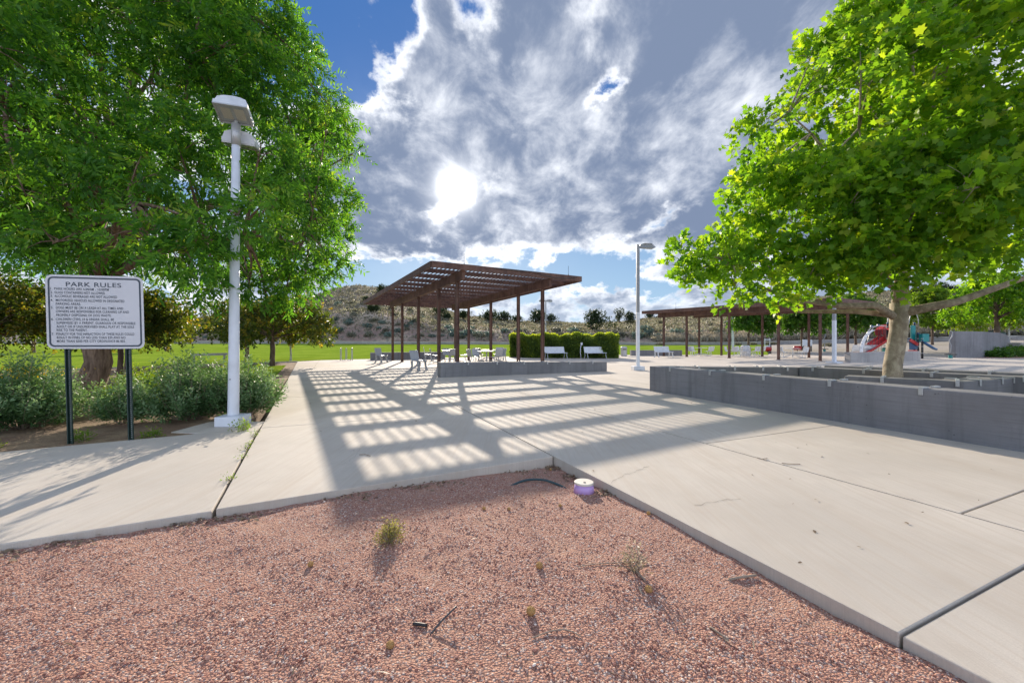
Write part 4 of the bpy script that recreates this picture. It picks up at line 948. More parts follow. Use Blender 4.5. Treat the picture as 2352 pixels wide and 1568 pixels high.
lum2 += [(*P(u, v, y), r_) for u, v, y, r_ in ((1700, 530, 8.2, .42), (1760, 590, 8, .42), (1800, 500, 7.8, .45), (1850, 600, 7.6, .42), (1700, 610, 8.3, .36), (1900, 550, 7.3, .45), (1720, 440, 8.1, .42), (1780, 400, 7.9, .42), (1830, 640, 8.6, .38), (1930, 610, 8.8, .4), (1580, 575, 8.3, .28), (1600, 625, 8.2, .30), (2050, 600, 6.6, .5), (2150, 570, 6.4, .5), (2000, 540, 6.8, .55), (2100, 480, 6.5, .6), (2220, 500, 6.2, .55), (2060, 390, 6.6, .6), (2180, 380, 6.3, .6), (1950, 430, 6.9, .55), (2290, 560, 6.2, .45), (2000, 600, 7.2, .4), (2250, 430, 5.6, .5), (2120, 290, 6.6, .6), (2300, 330, 6, .6), (1690, 660, 8, .30), (1770, 672, 7.8, .28), (1850, 668, 7.6, .28), (1640, 590, 8, .45), (1720, 320, 8.2, .3), (1760, 275, 8.3, .3), (1870, 105, 8.4, .25), (1890, 200, 8.3, .35), (1935, 640, 7.6, .34), (2050, 30, 8, .4), (1930, 90, 8.2, .25))]
tree('plane_tree', 'plane tree with large bright lobed leaves and mottled trunk in the planter', 'tree', (7.95, 8.5, .1), lum2, .165, 2.0, 8.2, 84000, M['leafB'], M['bark2'], 6, 11, lean=(.09, 0), size=.112, tpl=MAPLE, per=6, twig=.30, droop=.12, inner=.5, tb=.48, squash=.7, spread=1.1, flatn=.35,
     limbs=[([(8.05, 8.5, 1.80), (7.5, 8.35, 2.05), (6.6, 8.2, 2.02), (5.6, 8.1, 2.15), (4.7, 8.1, 2.5)], .085), ([(8.1, 8.5, 1.85), (7.4, 8.7, 1.95), (6.4, 8.9, 1.95), (5.5, 9, 2.3)], .07), ([(8.15, 8.45, 1.9), (9.0, 8.2, 2.1), (10, 7.9, 2.55), (11.4, 7.5, 3.1)], .10)])
# small bronze-leaved trees
for i, (x, y, h, rr, l_) in enumerate(((-18.0, 27.5, 3.6, 4.3, 'bronze-leaved small tree behind the lamp post, the farther of the pair'), (-12.9, 21.8, 3.4, 3.3, 'bronze-leaved spreading small tree at the corner of the paved area'),
        (-11.8, 12.2, 2.5, 1.9, 'slender bronze-leaved tree just right of the thick ash trunk'), (-18.3, 19.3, 3.0, 2.6, 'bronze-leaved small tree behind the right post of the sign'), (-14.9, 11.6, 2.7, 2.3, 'dark bronze-leaved tree at the left edge of the bed'))):
    lm = envelope((x + .2, y), rr * 1.05, rr, 1.45, h, 30, 20 + i, (.45, .7), lambda t: float(np.interp(t, [0, .3, .7, 1], [.95, 1, .75, .3])), .35)
    tree('bronze_tree', l_, 'tree', (x, y, -.03), lm, .13 if i != 2 else .075, 1.25, h * .8, 15000 if y > 15 else 13000, M['leafC'], M['bark3'], 30 + i, 6, group='small bronze-leaved trees in the bed', size=.13 if y > 15 else .10, tpl=OVAL, per=8, twig=.3, droop=.15, inner=.3, tb=.30)
def simple_tree(name, label, x, y, h, z0, rr, leafm, barkm, seed, nl, sz, tr, group=None, n=26, lr=(.6, .95), tb=.45):
    zb = hz(x, y); lm = envelope((x, y), rr, rr, zb + z0, zb + h, n, seed, lr, lambda t: float(np.interp(t, [0, .25, .6, 1], [.85, 1, .8, .25])), .35)
    return tree(name, label, 'tree', (x, y, zb), lm, tr, z0 * .85, h * .8, nl, leafm, barkm, seed, 6, group=group, size=sz, tpl=OVAL, per=8, twig=.4, droop=.15, inner=.3, tb=tb)
gA = 'round green trees behind the farther shelter'
for i, (u, y, l_) in enumerate(((2193, 50, 'dark green round tree behind the farther shelter, leftmost of three'), (2349, 49, 'dark green round tree behind the farther shelter, middle of three'), (2506, 48, 'dark green round tree behind the farther shelter, nearest the slide'))):
    simple_tree('shade_tree', l_, (u - 1500) * y / 1186, y, 6.0, 2.35, 3.2, M['leafD'], M['bark3'], 50 + i, 13000, .22, .14, gA)
simple_tree('shade_tree', 'bright green round tree to the right of the plane trunk beyond the playground', (2731 - 1500) * 58 / 1186, 58, 7.6, 2.5, 4.1, M['leafE'], M['bark3'], 61, 15000, .26, .15, tb=.35)
simple_tree('shade_tree', 'dark trunked tree with spreading green crown in front of the tall wall', (2921 - 1500) * 40 / 1186, 40, 7.9, 3.2, 4.4, M['leafB'], M['bark3'], 62, 20000, .2, .22, n=40, tb=.3)
simple_tree('young_tree', 'small yellow-green tree behind the tapering wall', (2833 - 1500) * 62 / 1186, 62, 4.4, 1.7, 2.6, M['leafE'], M['bark4'], 63, 6000, .22, .08, tb=.75)
simple_tree('young_tree', 'thin white-trunked young tree behind the cabinet at the right edge', (2956 - 1500) * 50 / 1186, 50, 4.6, 2.3, 1.9, M['leafE'], M['bark4'], 64, 5000, .18, .10, tb=.85)
simple_tree('shade_tree', 'light green tree across the lawn at the far left', -52, 44, 6.6, 1.6, 5.0, M['leafE'], M['bark3'], 65, 15000, .22, .16)
simple_tree('young_tree', 'thin young tree on the far side of the lawn at the left', -41, 48, 4.6, 2.2, 1.9, M['leafE'], M['bark3'], 66, 5000, .2, .07)
simple_tree('young_tree', 'little young tree on the lawn edge, white trunk near the paved corner', (852 - 1500) * 27.8 / 1186, 27.8, 3.1, 1.5, 1.5, M['leafC'], M['bark4'], 67, 4500, .13, .06, n=14, lr=(.35, .5))

# ------------------------------------------------------------------ hedge
def hedge():
    a, b_ = Vector((-.15, 33.2, 0)), Vector((8.15, 32.2, 0)); root = empty('hedge', (4, 32.6, 0), 0, 'clipped green hedge with yellow-green top behind two pale benches', 'hedge')
    n = 30000; rg = np.random.default_rng(8); t = rg.random(n); w = rg.random(n); top_ = 1.78 + .10 * np.sin(t * 23) + .06 * np.sin(t * 61 + 1)
    face = rg.random(n); A = np.array([a.x, a.y]); D_ = np.array([b_.x - a.x, b_.y - a.y]); nn = np.array([.12, .99])
    z = rg.random(n) * top_; dep = (w * 1.5); Nn = np.tile(np.array([-.1, -1, .2]), (n, 1))
    f = face < .62; dep[f] = rg.normal(0, .09, f.sum()) + .06 * np.sin(t[f] * 40) + .05 * np.sin(z[f] * 6 + t[f] * 20)
    tp = (face >= .62) & (face < .9); z[tp] = top_[tp] + rg.normal(0, .05, tp.sum()); Nn[tp] = (0, 0, 1)
    en = face >= .9; t[en] = np.where(rg.random(en.sum()) < .5, 0, 1) + rg.normal(0, .005, en.sum())
    dep = dep * (1 - .0) ; rnd_ = np.clip(1 - (top_ - z) / .25, 0, 1) ** 2 * .12; dep[f] += rnd_[f]
    P2 = A[None] + D_[None] * t[:, None] + nn[None] * dep[:, None] + np.array([0, -1.0]) * (np.clip((t - .12) / .1, 0, 1) * 1.0)[:, None] * 1.0
    Pt = np.concatenate([P2 - np.array([4, 32.6]), z[:, None]], 1)
    tint = np.clip(.38 + .42 * np.clip((z - top_ + .35) / .4, 0, 1) + .16 * rg.normal(size=n) + .12 * np.sin(t * 37 + z * 3), 0, 1)
    me = leaf_mesh('foliage', Pt, rg.normal(size=(n, 3)) + np.array([0, -.2, .6]), Nn + rg.normal(size=(n, 3)) * .6, .09 + .06 * rg.random(n), OVAL, tint); link('foliage', me, M['hedge'], root)
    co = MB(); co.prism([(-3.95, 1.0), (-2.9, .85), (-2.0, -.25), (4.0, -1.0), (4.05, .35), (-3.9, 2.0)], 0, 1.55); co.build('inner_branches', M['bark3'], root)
hedge()

# ------------------------------------------------------------------ shrubs at left
def shrub_mesh(name, h, rr, ns, per, seed, size=.034, curl=.5):
    rg = np.random.default_rng(seed); a = rg.random(ns) * 2 * math.pi; k = rg.random(ns) ** .6
    tipx, tipy = np.cos(a) * rr * k * (1 + .3 * rg.random(ns)), np.sin(a) * rr * k * (1 + .3 * rg.random(ns)); tipz = h * (1 - .55 * k ** 2.2) * (.62 + .62 * rg.random(ns) ** 1.4)
    base = np.stack([tipx * .16, tipy * .16, np.zeros(ns)], 1); tip = np.stack([tipx, tipy, tipz], 1)
    mid = np.stack([tipx * .75, tipy * .75, tipz * .48], 1) + rg.normal(size=(ns, 3)) * .05
    tt = .25 + .75 * (np.arange(per) + rg.random((ns, per))) / per; T_ = tt[:, :, None]
    Pt = base[:, None] * (1 - T_) ** 2 + 2 * mid[:, None] * T_ * (1 - T_) + tip[:, None] * T_ ** 2
    tg = nrm(2 * (mid - base)[:, None] * (1 - T_) + 2 * (tip - mid)[:, None] * T_)
    sd = rg.normal(size=(ns, per, 3)); sd = nrm(sd - (sd * tg).sum(-1, keepdims=True) * tg)
    side = rg.normal(size=(ns, per, 1)); 
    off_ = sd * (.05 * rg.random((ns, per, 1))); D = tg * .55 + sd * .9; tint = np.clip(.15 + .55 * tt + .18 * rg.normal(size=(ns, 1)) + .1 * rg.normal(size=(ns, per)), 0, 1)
    return leaf_mesh(name, (Pt + off_).reshape(-1, 3), D.reshape(-1, 3), rg.normal(size=(ns * per, 3)), (size * (.6 + .8 * rg.random((ns, per)))).ravel(), LANCE * np.array([1.15, 1]), tint.ravel()), [(base[i], mid[i], tip[i]) for i in range(0, ns, 3)]
def shrub(label, x, y, z, h, rr, ns, per, seed, m=None, size=.050, name='sage_shrub', group='silver-green sage shrubs in the left bed', flowers=False):
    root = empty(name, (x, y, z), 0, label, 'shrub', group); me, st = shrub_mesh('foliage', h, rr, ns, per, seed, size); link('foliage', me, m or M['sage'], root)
    sb = MB()
    for b_, mi, tp in st:
        b_, mi, tp = Vector(b_), Vector(mi), Vector(tp); sb.tube(bez(b_, mi, tp, 5), [.006, .005, .004, .003, .0015], 3, cap=False)
    sb.build('stems', M['twig'], root)
    if flowers:
        rg = np.random.default_rng(seed + 1); n = 260; P_ = np.stack([rg.normal(0, rr * .45, n), rg.normal(0, rr * .4, n), h * (.80 + .16 * rg.random(n))], 1)
        tag(link('flower_heads', leaf_mesh('flower_heads', P_, rg.normal(size=(n, 3)), np.tile([0, 0, 1.0], (n, 1)) + rg.normal(size=(n, 3)) * .3, np.full(n, .03), OVAL, rg.random(n)), M['yellow'], root), kind='stuff')
    return root
for i, (x, y, h, rr, ns, per, l_, fl) in enumerate(((-7.5, 6.2, 1.0, .74, 320, 60, 'silver-green shrub left of the sign, the nearest and largest on that side', True), (-6.35, 6.6, .70, .42, 110, 50, 'silver-green shrub showing between the two sign posts', False),
        (-7.7, 8.3, .8, .55, 110, 45, 'green shrub with gaps in front of the thin bronze tree trunk', False), (-5.55, 6.95, 1.02, .74, 320, 60, 'silver-green shrub just left of the lamp post base', False),
        (-4.78, 7.3, 1.0, .55, 200, 58, 'silver-green shrub right of the lamp post, reaching over the paving edge', False), (-9.2, 7.6, .85, .8, 160, 50, 'shrub with small yellow flower heads at the left edge of the bed', True),
        (-8.6, 9.9, .7, .6, 110, 45, 'green shrub in front of the thick ash trunk', False), (-6.0, 9.0, .95, .6, 110, 50, 'green shrub behind the lamp post, to its left', False), (-11.2, 9.0, .8, .8, 120, 45, 'shrub hidden low beside the ash trunk at the far left', False))):
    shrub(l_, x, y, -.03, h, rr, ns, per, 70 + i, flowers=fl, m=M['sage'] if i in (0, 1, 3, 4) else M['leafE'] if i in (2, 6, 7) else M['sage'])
for i, (x, y, s) in enumerate(((-8.1, 5.55, .16), (-4.0, 5.98, .15), (-5.0, 5.62, .10), (-5.75, 5.4, .11), (-6.5, 5.0, .09), (-7.4, 5.2, .12))):
    shrub(('green weed clump at the left end of the bed', 'leafy weed at the paving corner by the lamp pad', 'small weed right of the right sign post', 'small weed between the sign posts', 'sprouting weed at the left sign post', 'small weed left of the sign')[i], x, y, -.03, s * 1.3, s, 22, 14, 90 + i, M['leafE'], .03, 'weed', 'weeds in the left bed')
# low cover by the tall wall
for i, (x, y, rr, h) in enumerate(((41.5, 34.0, 1.2, .75), (44.5, 35.6, 1.3, .85), (47.6, 36.8, 1.3, .8), (39.8, 33.2, .7, .5), (50.8, 38.4, 1.1, .7), (56, 41, 1.4, 1.0))):
    rg = np.random.default_rng(300 + i); me = foliage('foliage', [(rr * .5 * math.cos(a), rr * .5 * math.sin(a), h * .45, rr * .55) for a in (0, 1.3, 2.6, 3.9, 5.2)], 1600, rg, size=.12, tpl=OVAL, per=6, twig=.25, squash=.6)
    o = link('ground_shrub', me, M['leafD'] if i != 5 else M['sage'], loc=(x, y, hz(x, y)))
    tag(o, ('low dark shrub at the foot of the tall wall, second from its left end', 'low dark shrub left of the dark tree trunk by the tall wall', 'low dark shrub just right of the dark trunk', 'smallest low shrub nearest the left end of the tall wall', 'low shrub in front of the concrete cabinet', 'silvery shrub right of the cabinet at the picture edge')[i], 'shrub', 'low shrubs along the tall wall')
tag(MB().prism([(36, 31.6), (40, 31.5), (58, 34.5), (62, 46), (52, 42), (42, 34.9)], -.05, .012).build('wall_bed', M['gravel']), kind='structure')

# ------------------------------------------------------------------ hillside plants
def hit(u, v):
    y = wall_y(u) + .7
    while y < wall_y(u) + 75:
        x = (u - CU) / F * y; z = hz(x, y)
        if CV - (z - H) * F / y <= v: return x, y, z
        y += .4
    return x, y, z
protos = []
for k, mk in enumerate(('sageh', 'bluesage', 'sageh', 'bluesage', 'sageh')):
    rg = np.random.default_rng(400 + k); protos.append((foliage('sagebrush', [(.38 * math.cos(a) + rg.normal() * .1, .38 * math.sin(a), .35 + .15 * rg.random(), .42 + .12 * rg.random()) for a in np.arange(0, 6.2, 1.05)], 620, rg, size=.17, tpl=OVAL, per=5, twig=.18, squash=.8, tb=.25 + .12 * k), M[mk]))
rr_ = random.Random(12); cnt = 0
named = [(1330, 806, 1.25, 1), (1357, 800, 1.2, 1), (1400, 796, 1.3, 1), (1430, 792, 1.1, 1), (990, 975, 1.3, 1), (1167, 975, 1.0, 1), (1480, 975, 1.2, 1), (1868, 992, 1.5, 1), (1890, 973, 1.6, 1), (1928, 998, 1.2, 1), (1978, 982, 1.6, 1), (2047, 982, 1.3, 1), (2105, 985, 1.1, 1)]
for i in range(285):
    if i < len(named):
        u, v, s, mk = named[i]; v = v if v > 900 else 985; u, v = u * .784, v * .784
    else:
        u = rr_.uniform(350, 2352) if rr_.random() < .8 else rr_.uniform(640, 1100); rv = float(np.interp(u, RU, RV)); v = rv + (772 - rv) * rr_.random() ** .7 + 6; s = rr_.uniform(.55, 1.25)
    x, y, z = hit(u, min(v, 779)); me, mt = protos[1 if i < len(named) else rr_.choice((0, 0, 1, 2, 2, 3, 4))]
    o = bpy.data.objects.new('sagebrush', me); COL.objects.link(o)
    if not me.materials: me.materials.append(mt)
    o.location = (x, y, z - .08); o.rotation_euler = (0, 0, rr_.uniform(0, 6.28)); s *= 1.15; o.scale = (s, s, s * rr_.uniform(.75, 1))
    tag(o, 'rounded grey-green sagebrush growing on the dry hillside', 'shrub', 'sagebrush scattered over the hillside')
def scrub():
    rg = np.random.default_rng(21); n = 15000; u = rg.random(n) * 2300 + 200; t = rg.random(n) ** .8; Pt = []
    for a, b_ in zip(u, t):
        y = wall_y(a) + 1 + b_ * 76; x = (a - CU) / F * y; Pt.append((x, y, hz(x, y)))
    Pt = np.array(Pt); per = 10; r_ = .30 + .35 * rg.random(n); dirs = nrm(rg.normal(size=(n, per, 3)) + np.array([0, 0, .4])); dirs[..., 2] = np.abs(dirs[..., 2])
    Q_ = Pt[:, None] + dirs * r_[:, None, None] * .8; base = rg.random((n, 1)); tint = np.clip(base + .15 * rg.normal(size=(n, per)), 0, 1)
    me = leaf_mesh('hillside_scrub', Q_.reshape(-1, 3), (dirs + rg.normal(size=dirs.shape) * .7).reshape(-1, 3), rg.normal(size=(n * per, 3)), np.repeat(r_ * .75, per), OVAL, tint.ravel()); o = link('hillside_scrub', me, M['sageh']); tag(o, 'low grey scrub covering the hillside between the larger bushes', 'scrub', kind='stuff')
    n = 22000; u = rg.random(n) * 2300 + 200; t = rg.random(n) ** .7; Pt = []
    for a, b_ in zip(u, t):
        y = wall_y(a) + .7 + b_ * 77; x = (a - CU) / F * y; Pt.append((x, y, hz(x, y)))
    Pt = np.array(Pt); per = 4; D = rg.normal(size=(n, per, 3)) * .45 + np.array([0, 0, 1]); s = (.25 + .35 * rg.random((n, per)))
    me = leaf_mesh('dry_grass', np.repeat(Pt, per, 0), D.reshape(-1, 3), rg.normal(size=(n * per, 3)) + np.array([0, -1, 0]), s.ravel(), DIAM * np.array([.7, 1]), np.repeat(rg.random(n), per)); o = link('dry_grass', me, M['dry']); tag(o, 'tufts of pale dry grass over the hillside', 'grass', kind='stuff')
    # tall straw grass just above the wall at the right
    n = 6000; u = rg.random(n) * 1000 + 1500; Pt = []
    for a in u:
        y = wall_y(a) + .7 + rg.random() * 4; x = (a - CU) / F * y; Pt.append((x, y, hz(x, y)))
    Pt = np.array(Pt); per = 6; D = rg.normal(size=(n, per, 3)) * .25 + np.array([0, 0, 1]); s = (.7 + .5 * rg.random((n, per)))
    me = leaf_mesh('straw_grass', np.repeat(Pt, per, 0), D.reshape(-1, 3), rg.normal(size=(n * per, 3)) + np.array([0, -1, 0]), s.ravel(), DIAM * np.array([.35, 1]), np.repeat(.5 + .5 * rg.random(n), per)); o = link('straw_grass', me, M['dry']); tag(o, 'band of tall straw-coloured grass above the retaining wall', 'grass', kind='stuff')
scrub()
def juniper(label, u, v, wpx, hpx, seed, name='juniper_tree', m=None, thin=False, yfix=None):
    x, y, z = hit(u * .784, v * .784); w = wpx * y / 1186; h = hpx * y / 1186; rg = np.random.default_rng(seed); root = empty(name, (x, y, z - .2), 0, label, 'juniper' if name[0] == 'j' else 'tree', 'dark junipers along the hill line')
    lm = [(rg.normal(0, w * .20), rg.normal(0, w * .18), h * (.3 + .52 * rg.random()), w * (.16 + .10 * rg.random())) for _ in range(16)]
    me = foliage('crown', lm, 3600, rg, size=max(.18, w * .05), tpl=OVAL, per=6, twig=.3 * w / 3, squash=1.0, droop=-.1, inner=.2, tb=.4); link('crown', me, m or M['juniper'], root)
    t = MB()
    for k in range(3): t.tube([(0, 0, -.2), (rg.normal(0, w * .05), 0, h * .3), (rg.normal(0, w * .15), rg.normal(0, w * .1), h * .7)], [w * .035, w * .025, .02], 6)
    t.build('trunk', M['bark3'], root, smooth=True)
JL = [(1288, 928, 44, 38, 'dark juniper seen through the shelter above its back edge'), (1311, 938, 26, 22, 'small juniper left of the right beam end, under the shelter'), (1358, 938, 40, 26, 'juniper on the ridge between the shelter posts, left one'), (1432, 942, 48, 32, 'wide juniper on the ridge behind the shelter, left half'),
      (1478, 944, 50, 28, 'wide juniper on the ridge behind the shelter, right half'), (1515, 946, 30, 24, 'small juniper right beside the shelter post on the ridge'), (1572, 948, 56, 34, 'broad juniper left of the last right shelter post'), (1612, 950, 34, 34, 'narrow juniper right behind the last shelter post'),
      (1737, 972, 74, 62, 'large round juniper above the right half of the hedge'), (1815, 950, 34, 58, 'tall ragged dark tree left of the lone lamp post'), (1845, 952, 40, 46, 'ragged dark tree touching the lone lamp post'), (1122, 864, 44, 28, 'dark bush on the hilltop just left of the shelter roof'), (1080, 888, 26, 18, 'round dark bush on the hill slope left of the roof tip'),
      (1095, 915, 30, 22, 'green bush on the hill below the roof tip'), (2690, 868, 46, 24, 'juniper on the right hill crest, left of the plane trunk branch'), (2740, 866, 60, 26, 'broad juniper on the right hill crest behind the limb'), (2790, 864, 50, 24, 'juniper on the right hill crest, rightmost visible'), (2640, 866, 36, 20, 'small juniper on the right hill crest by the plane trunk'), (1904, 928, 26, 16, 'little juniper above the left tip of the farther shelter')]
for i, (u, v, w, h, l_) in enumerate(JL): juniper(l_, u, v, w, h, 500 + i)
# little plants on the lawn edge at right
for i, (u, v) in enumerate(((2160, 1006), (2205, 1007), (2248, 1007), (2265, 1007), (2428, 1015), (1935, 1005))):
    y = wall_y(u * .784) - 3 - (12 if v > 1010 else 0); x = (u * .784 - CU) / F * y; o = bpy.data.objects.new('ground_shrub', protos[2][0]); COL.objects.link(o); o.location = (x, y, hz(x, y) - .05); o.scale = (.8, .8, .6); tag(o, 'small round green bush near the retaining wall beyond the farther shelter', 'shrub', 'small bushes along the retaining wall')

# ------------------------------------------------------------------ small things on the gravel
def gp(u, v):
    y = (H + .06) * F / (v * .784 - CV); x = (u * .784 - CU) * y / F; z = gz(x, y); y = (H - z) * F / (v * .784 - CV); x = (u * .784 - CU) * y / F; return x, y, gz(x, y)
x, y, z = gp(1711, 1438); vc = empty('valve_cover', (x, y, z - .01), 0, 'round lilac irrigation valve box with cream lid in the gravel corner', 'valve box')
MB().lathe([(.098, 0), (.083, .085)], k=32).build('body', M['purple'], vc, smooth=True); MB().lathe([(.080, .084), (.088, .087), (.088, .100), (.083, .104), (0, .104)], k=32).build('lid', M['cream'], vc); MB().lathe([(.012, 0), (.012, .003)], (.0, -.03, .1045), 10).build('bolt', M['dark'], vc)
def hose(name, label, pts, r, m, cat):
    q_ = [gp(u, v) for u, v, _ in pts]; p0 = Vector(q_[0]); w = [Vector(a) + Vector((0, 0, h)) - p0 for a, (_, _, h) in zip(q_, pts)]
    fine = []
    for i in range(len(w) - 1):
        for t in (0, .33, .66): fine.append(w[i].lerp(w[i + 1], t))
    fine.append(w[-1])
    for _ in range(2): fine = [fine[0]] + [(fine[i - 1] + fine[i] * 2 + fine[i + 1]) / 4 for i in range(1, len(fine) - 1)] + [fine[-1]]
    o = MB().tube(fine, r, 8).build(name, m, smooth=True); o.location = p0; return tag(o, label, cat)
hose('irrigation_hose', 'dark blue-green irrigation hose arching out of the gravel near the paving corner', [(1496, 1420, -.01), (1530, 1412, .012), (1565, 1410, .03), (1600, 1414, .03), (1635, 1422, .01), (1664, 1430, -.012)], .011, M['hose'], 'hose')
hose('drip_pipe', 'short dark drip pipe stuck in the gravel near the bottom', [(1261, 1858, .0), (1285, 1838, .02), (1310, 1822, .035), (1337, 1805, .05)], .0045, M['dark'], 'pipe')
hose('drip_emitter', 'little black and blue drip emitter lying beside the drip pipe', [(1211, 1832, .01), (1230, 1834, .01), (1250, 1838, .01)], .008, M['black'], 'drip emitter')
hose('twig', 'long pale bent twig lying at the dry weed on the right gravel', [(1693, 1662, .006), (1740, 1655, .008), (1800, 1652, .008), (1870, 1650, .012), (1898, 1640, .02)], .003, M['twig'], 'twig')
hose('twig', 'arched pale twig near the bottom centre of the gravel', [(1561, 1870, .005), (1590, 1858, .006), (1640, 1848, .012), (1675, 1852, .008), (1702, 1866, .004)], .0028, M['twig'], 'twig')
hose('twig', 'dark stick below the dry weed pointing down right', [(1855, 1670, .012), (1870, 1685, .012), (1890, 1702, .004)], .006, M['twig'], 'twig')
hose('twig', 'curled dark stick by the lower right slab edge', [(2080, 1838, .006), (2100, 1855, .01), (2135, 1880, .01)], .005, M['twig'], 'twig')
hose('twig', 'pale stick close to the slab edge in the right gravel', [(2135, 1700, .006), (2170, 1694, .01), (2215, 1690, .012)], .007, M['twig'], 'twig')
hose('twig', 'thin pale twig behind the grey tuft in the left gravel', [(1055, 1524, .005), (1110, 1524, .006), (1170, 1519, .008)], .003, M['twig'], 'twig')
BL = [(1418, 1492, .013, 'seed ball farthest left of the three in the far gravel'), (1491, 1493, .012, 'seed ball in the middle of the three in the far gravel'), (1641, 1484, .012, 'seed ball below the end of the irrigation hose'), (1900, 1508, .014, 'seed ball lying in leaf litter against the slab edge'), (1580, 1662, .018, 'seed ball alone in the centre of the gravel'),
      (1555, 1798, .020, 'seed ball beside the white husk near the bottom'), (1900, 1732, .018, 'seed ball to the right of the dark stick'), (1143, 1896, .016, 'seed ball lowest in the picture at the left'), (1622, 1354, .012, 'seed ball tucked in the paving corner'), (910, 1657, .015, 'seed ball in the left gravel below the grey tuft')]
bm = bmesh.new(); bmesh.ops.create_icosphere(bm, subdivisions=3, radius=1); rb = random.Random(2)
for v in bm.verts: v.co *= 1 + rb.uniform(-.09, .09)
bme = bpy.data.meshes.new('seed_ball'); bm.to_mesh(bme); bm.free(); bme.materials.append(M['ball'])
for u, v, r_, l_ in BL:
    x, y, z = gp(u, v) if v > 1400 else (.42, 4.42, gz(.42, 4.42)); o = bpy.data.objects.new('seed_ball', bme); COL.objects.link(o); o.location = (x, y, z + r_ * .8); o.scale = (r_ * 1.1,) * 3; tag(o, l_, 'seed ball', 'brown plane seed balls on the gravel')
x, y, z = gp(1143, 1585); shrub('low grey-green dry tuft growing in the left gravel', x, y, z, .125, .075, 60, 22, 120, M['drytuft'], .014, 'dry_tuft', 'dry weeds in the gravel')
x, y, z = gp(1855, 1672); shrub('sparse straw-coloured weed growing in the right gravel', x, y, z, .16, .06, 16, 16, 121, M['dry'], .022, 'dry_tuft', 'dry weeds in the gravel')
def litter(label, spots, n, seed):
    rg = np.random.default_rng(seed); Pt = []
    for _ in range(n):
        a = spots[rg.integers(len(spots))]; x, y = a[0] + rg.normal(0, a[2]), a[1] + rg.normal(0, a[3]); Pt.append((x, y, gz(x, y) + .006 + .01 * rg.random()))
    o = link('leaf_litter', leaf_mesh('leaf_litter', np.array(Pt), rg.normal(size=(n, 3)) * np.array([1, 1, .25]), np.array([0, 0, 1]) + rg.normal(size=(n, 3)) * .4, .02 + .025 * rg.random(n), OVAL, rg.random(n)), M['litter']); tag(o, label, 'leaf litter', kind='stuff')
ed = [C0 + ge * t + gl * .05 for t in (.05, .1, .35, .45, .95, 1.0)]
litter('dry leaves gathered along the slab edge on the right of the gravel', [(p.x, p.y, .05, .05) for p in ed], 170, 5)
ed = [C0 + gl * t + ge * .06 for t in (.05, .5, 1.4, 1.6, 2.2, 3.0, 3.3, 3.9, 4.3)]
litter('dry leaves and grass gathered along the left slab edge', [(p.x, p.y, .14, .05) for p in ed], 420, 6)
def straw():
    rg = np.random.default_rng(31); n = 420; y = 1.6 + rg.random(n) * 3; x = (rg.random(n) * 2 - 1) * y * 1.25; k = [(a, b_) for a, b_ in zip(x, y) if (Vector((a, b_, 0)) - C0).dot(Vector((-gl.y, gl.x, 0))) > .03 and (Vector((a, b_, 0)) - C0).dot(Vector((ge.y, -ge.x, 0))) > .03]
    k = k or [(0, 2)]; Pt = np.array([(a, b_, gz(a, b_) + .006) for a, b_ in k]); m_ = len(k)
    o = link('straw_litter', leaf_mesh('straw_litter', Pt, rg.normal(size=(m_, 3)) * np.array([1, 1, .12]), np.array([0, 0, 1]) + rg.normal(size=(m_, 3)) * .2, .03 + .06 * rg.random(m_), DIAM * np.array([.16, 1]), rg.random(m_)), M['dry']); tag(o, 'short straw stalks strewn over the gravel', 'straw', kind='stuff')
straw()
# weeds in the joint of the walkway
for i, t in enumerate((.25, .50, .63, .72, .86, .93)):
    p = A_L.lerp(Vector((-3.76, 5.98, 0)), t); shrub('tiny green weed in the left slab joint, the %s counted from the gravel edge' % ('first', 'second', 'third', 'fourth', 'fifth', 'sixth')[i], p.x, p.y, -.02,   .03 + .015 * (i > 2), .025, 9, 7, 140 + i, M['leafE'], .02, 'joint_weed', 'weeds in the slab joint')

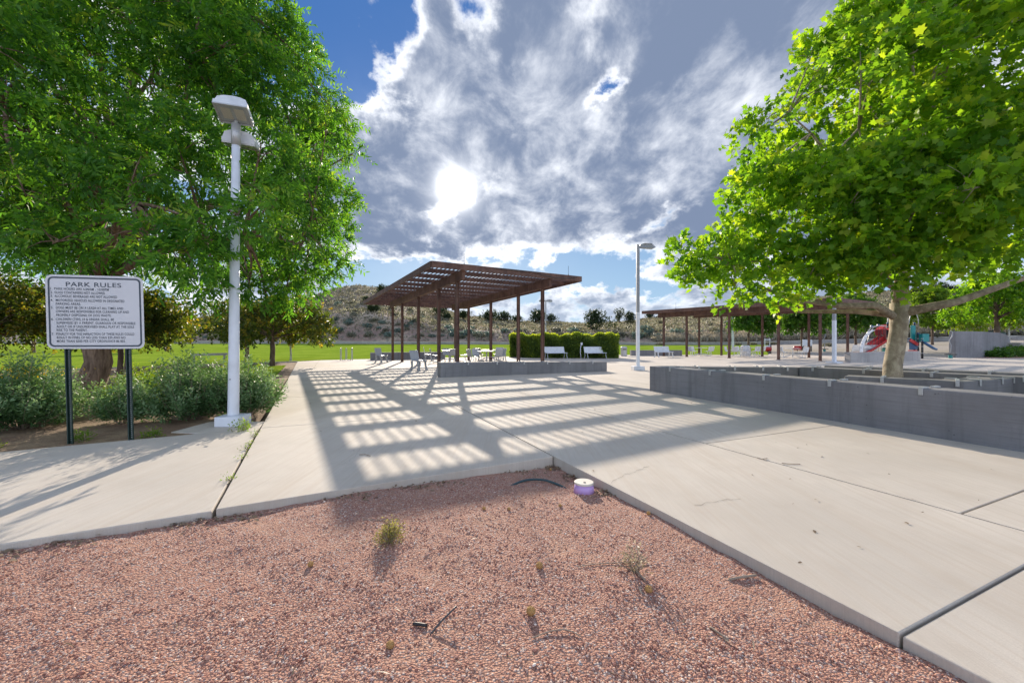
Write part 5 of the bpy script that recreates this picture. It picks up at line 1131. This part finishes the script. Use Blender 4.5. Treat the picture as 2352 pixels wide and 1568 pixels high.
# ------------------------------------------------------------------ bits lying on the paving
def bits():
    rg = np.random.default_rng(77); n = 230; y = 1.9 + rg.random(n) ** 1.5 * 22; u = rg.random(n) * 2300; P_ = []
    for a, b_ in zip(u, y):
        x = (a - CU) / F * b_; p = Vector((x, b_, 0))
        if (p - C0).dot(Vector((-ge.y, ge.x, 0))) > .1 or (p - C0).dot(Vector((gl.y, -gl.x, 0))) > .1:
            if x > -3.5 - .5 * (b_ - 6) and not (x > 3.4 and (x - 3.6) * .93 + (b_ - 10.7) * .368 > -.1): P_.append((x, b_, .006))
    P_ = np.array(P_); m_ = len(P_)
    o = link('leaf_litter', leaf_mesh('leaf_litter', P_, rg.normal(size=(m_, 3)) * np.array([1, 1, .1]), np.array([0, 0, 1]) + rg.normal(size=(m_, 3)) * .3, .015 + .03 * rg.random(m_), OVAL * np.array([.8, 1]), rg.random(m_)), M['litter'])
    tag(o, 'tiny dry leaf scraps scattered over the concrete paving', 'leaf litter', kind='stuff')
bits()
def crack(pts, w=.0035):
    r_ = random.Random(int(pts[0][0] * 7)); L = []
    for (a, b_) in zip(pts, pts[1:]):
        for k in range(6): t = k / 6; L.append((a[0] + (b_[0] - a[0]) * t + r_.gauss(0, 2.2), a[1] + (b_[1] - a[1]) * t + r_.gauss(0, 1.6)))
    L.append(pts[-1]); g_ = []
    for u, v in L:
        x, y = GS(u, v); g_.append([(x, y - w * r_.uniform(.3, 1.2), .004), (x + w * .3, y + w * r_.uniform(.3, 1.2), .004)])
    o = MB().sheet(g_).build('pavement_crack', M['black']); tag(o, kind='structure')
crack([(1790, 1415), (1830, 1392), (1868, 1378), (1900, 1366)]); crack([(2040, 1480), (2110, 1466), (2170, 1462)], .0025); crack([(1010, 1360), (1040, 1335), (1062, 1300)], .002)
for i, (pts, l_) in enumerate((([(2290, 1358), (2310, 1360), (2345, 1361)], 'thin dark twig on the paving just in front of the planter wall'), ([(1052, 1333), (1070, 1332), (1085, 1337)], 'small dark twig in the shelter shadow on the paving'), ([(2218, 1342), (2232, 1346), (2248, 1344)], 'tiny curled twig on the paving left of the dark twig'))):
    w_ = [Vector((*GS(u, v), .008)) for u, v in pts]; o = MB().tube([p - w_[0] for p in w_], .004, 5).build('twig', M['twig']); o.location = w_[0]; tag(o, l_, 'twig')
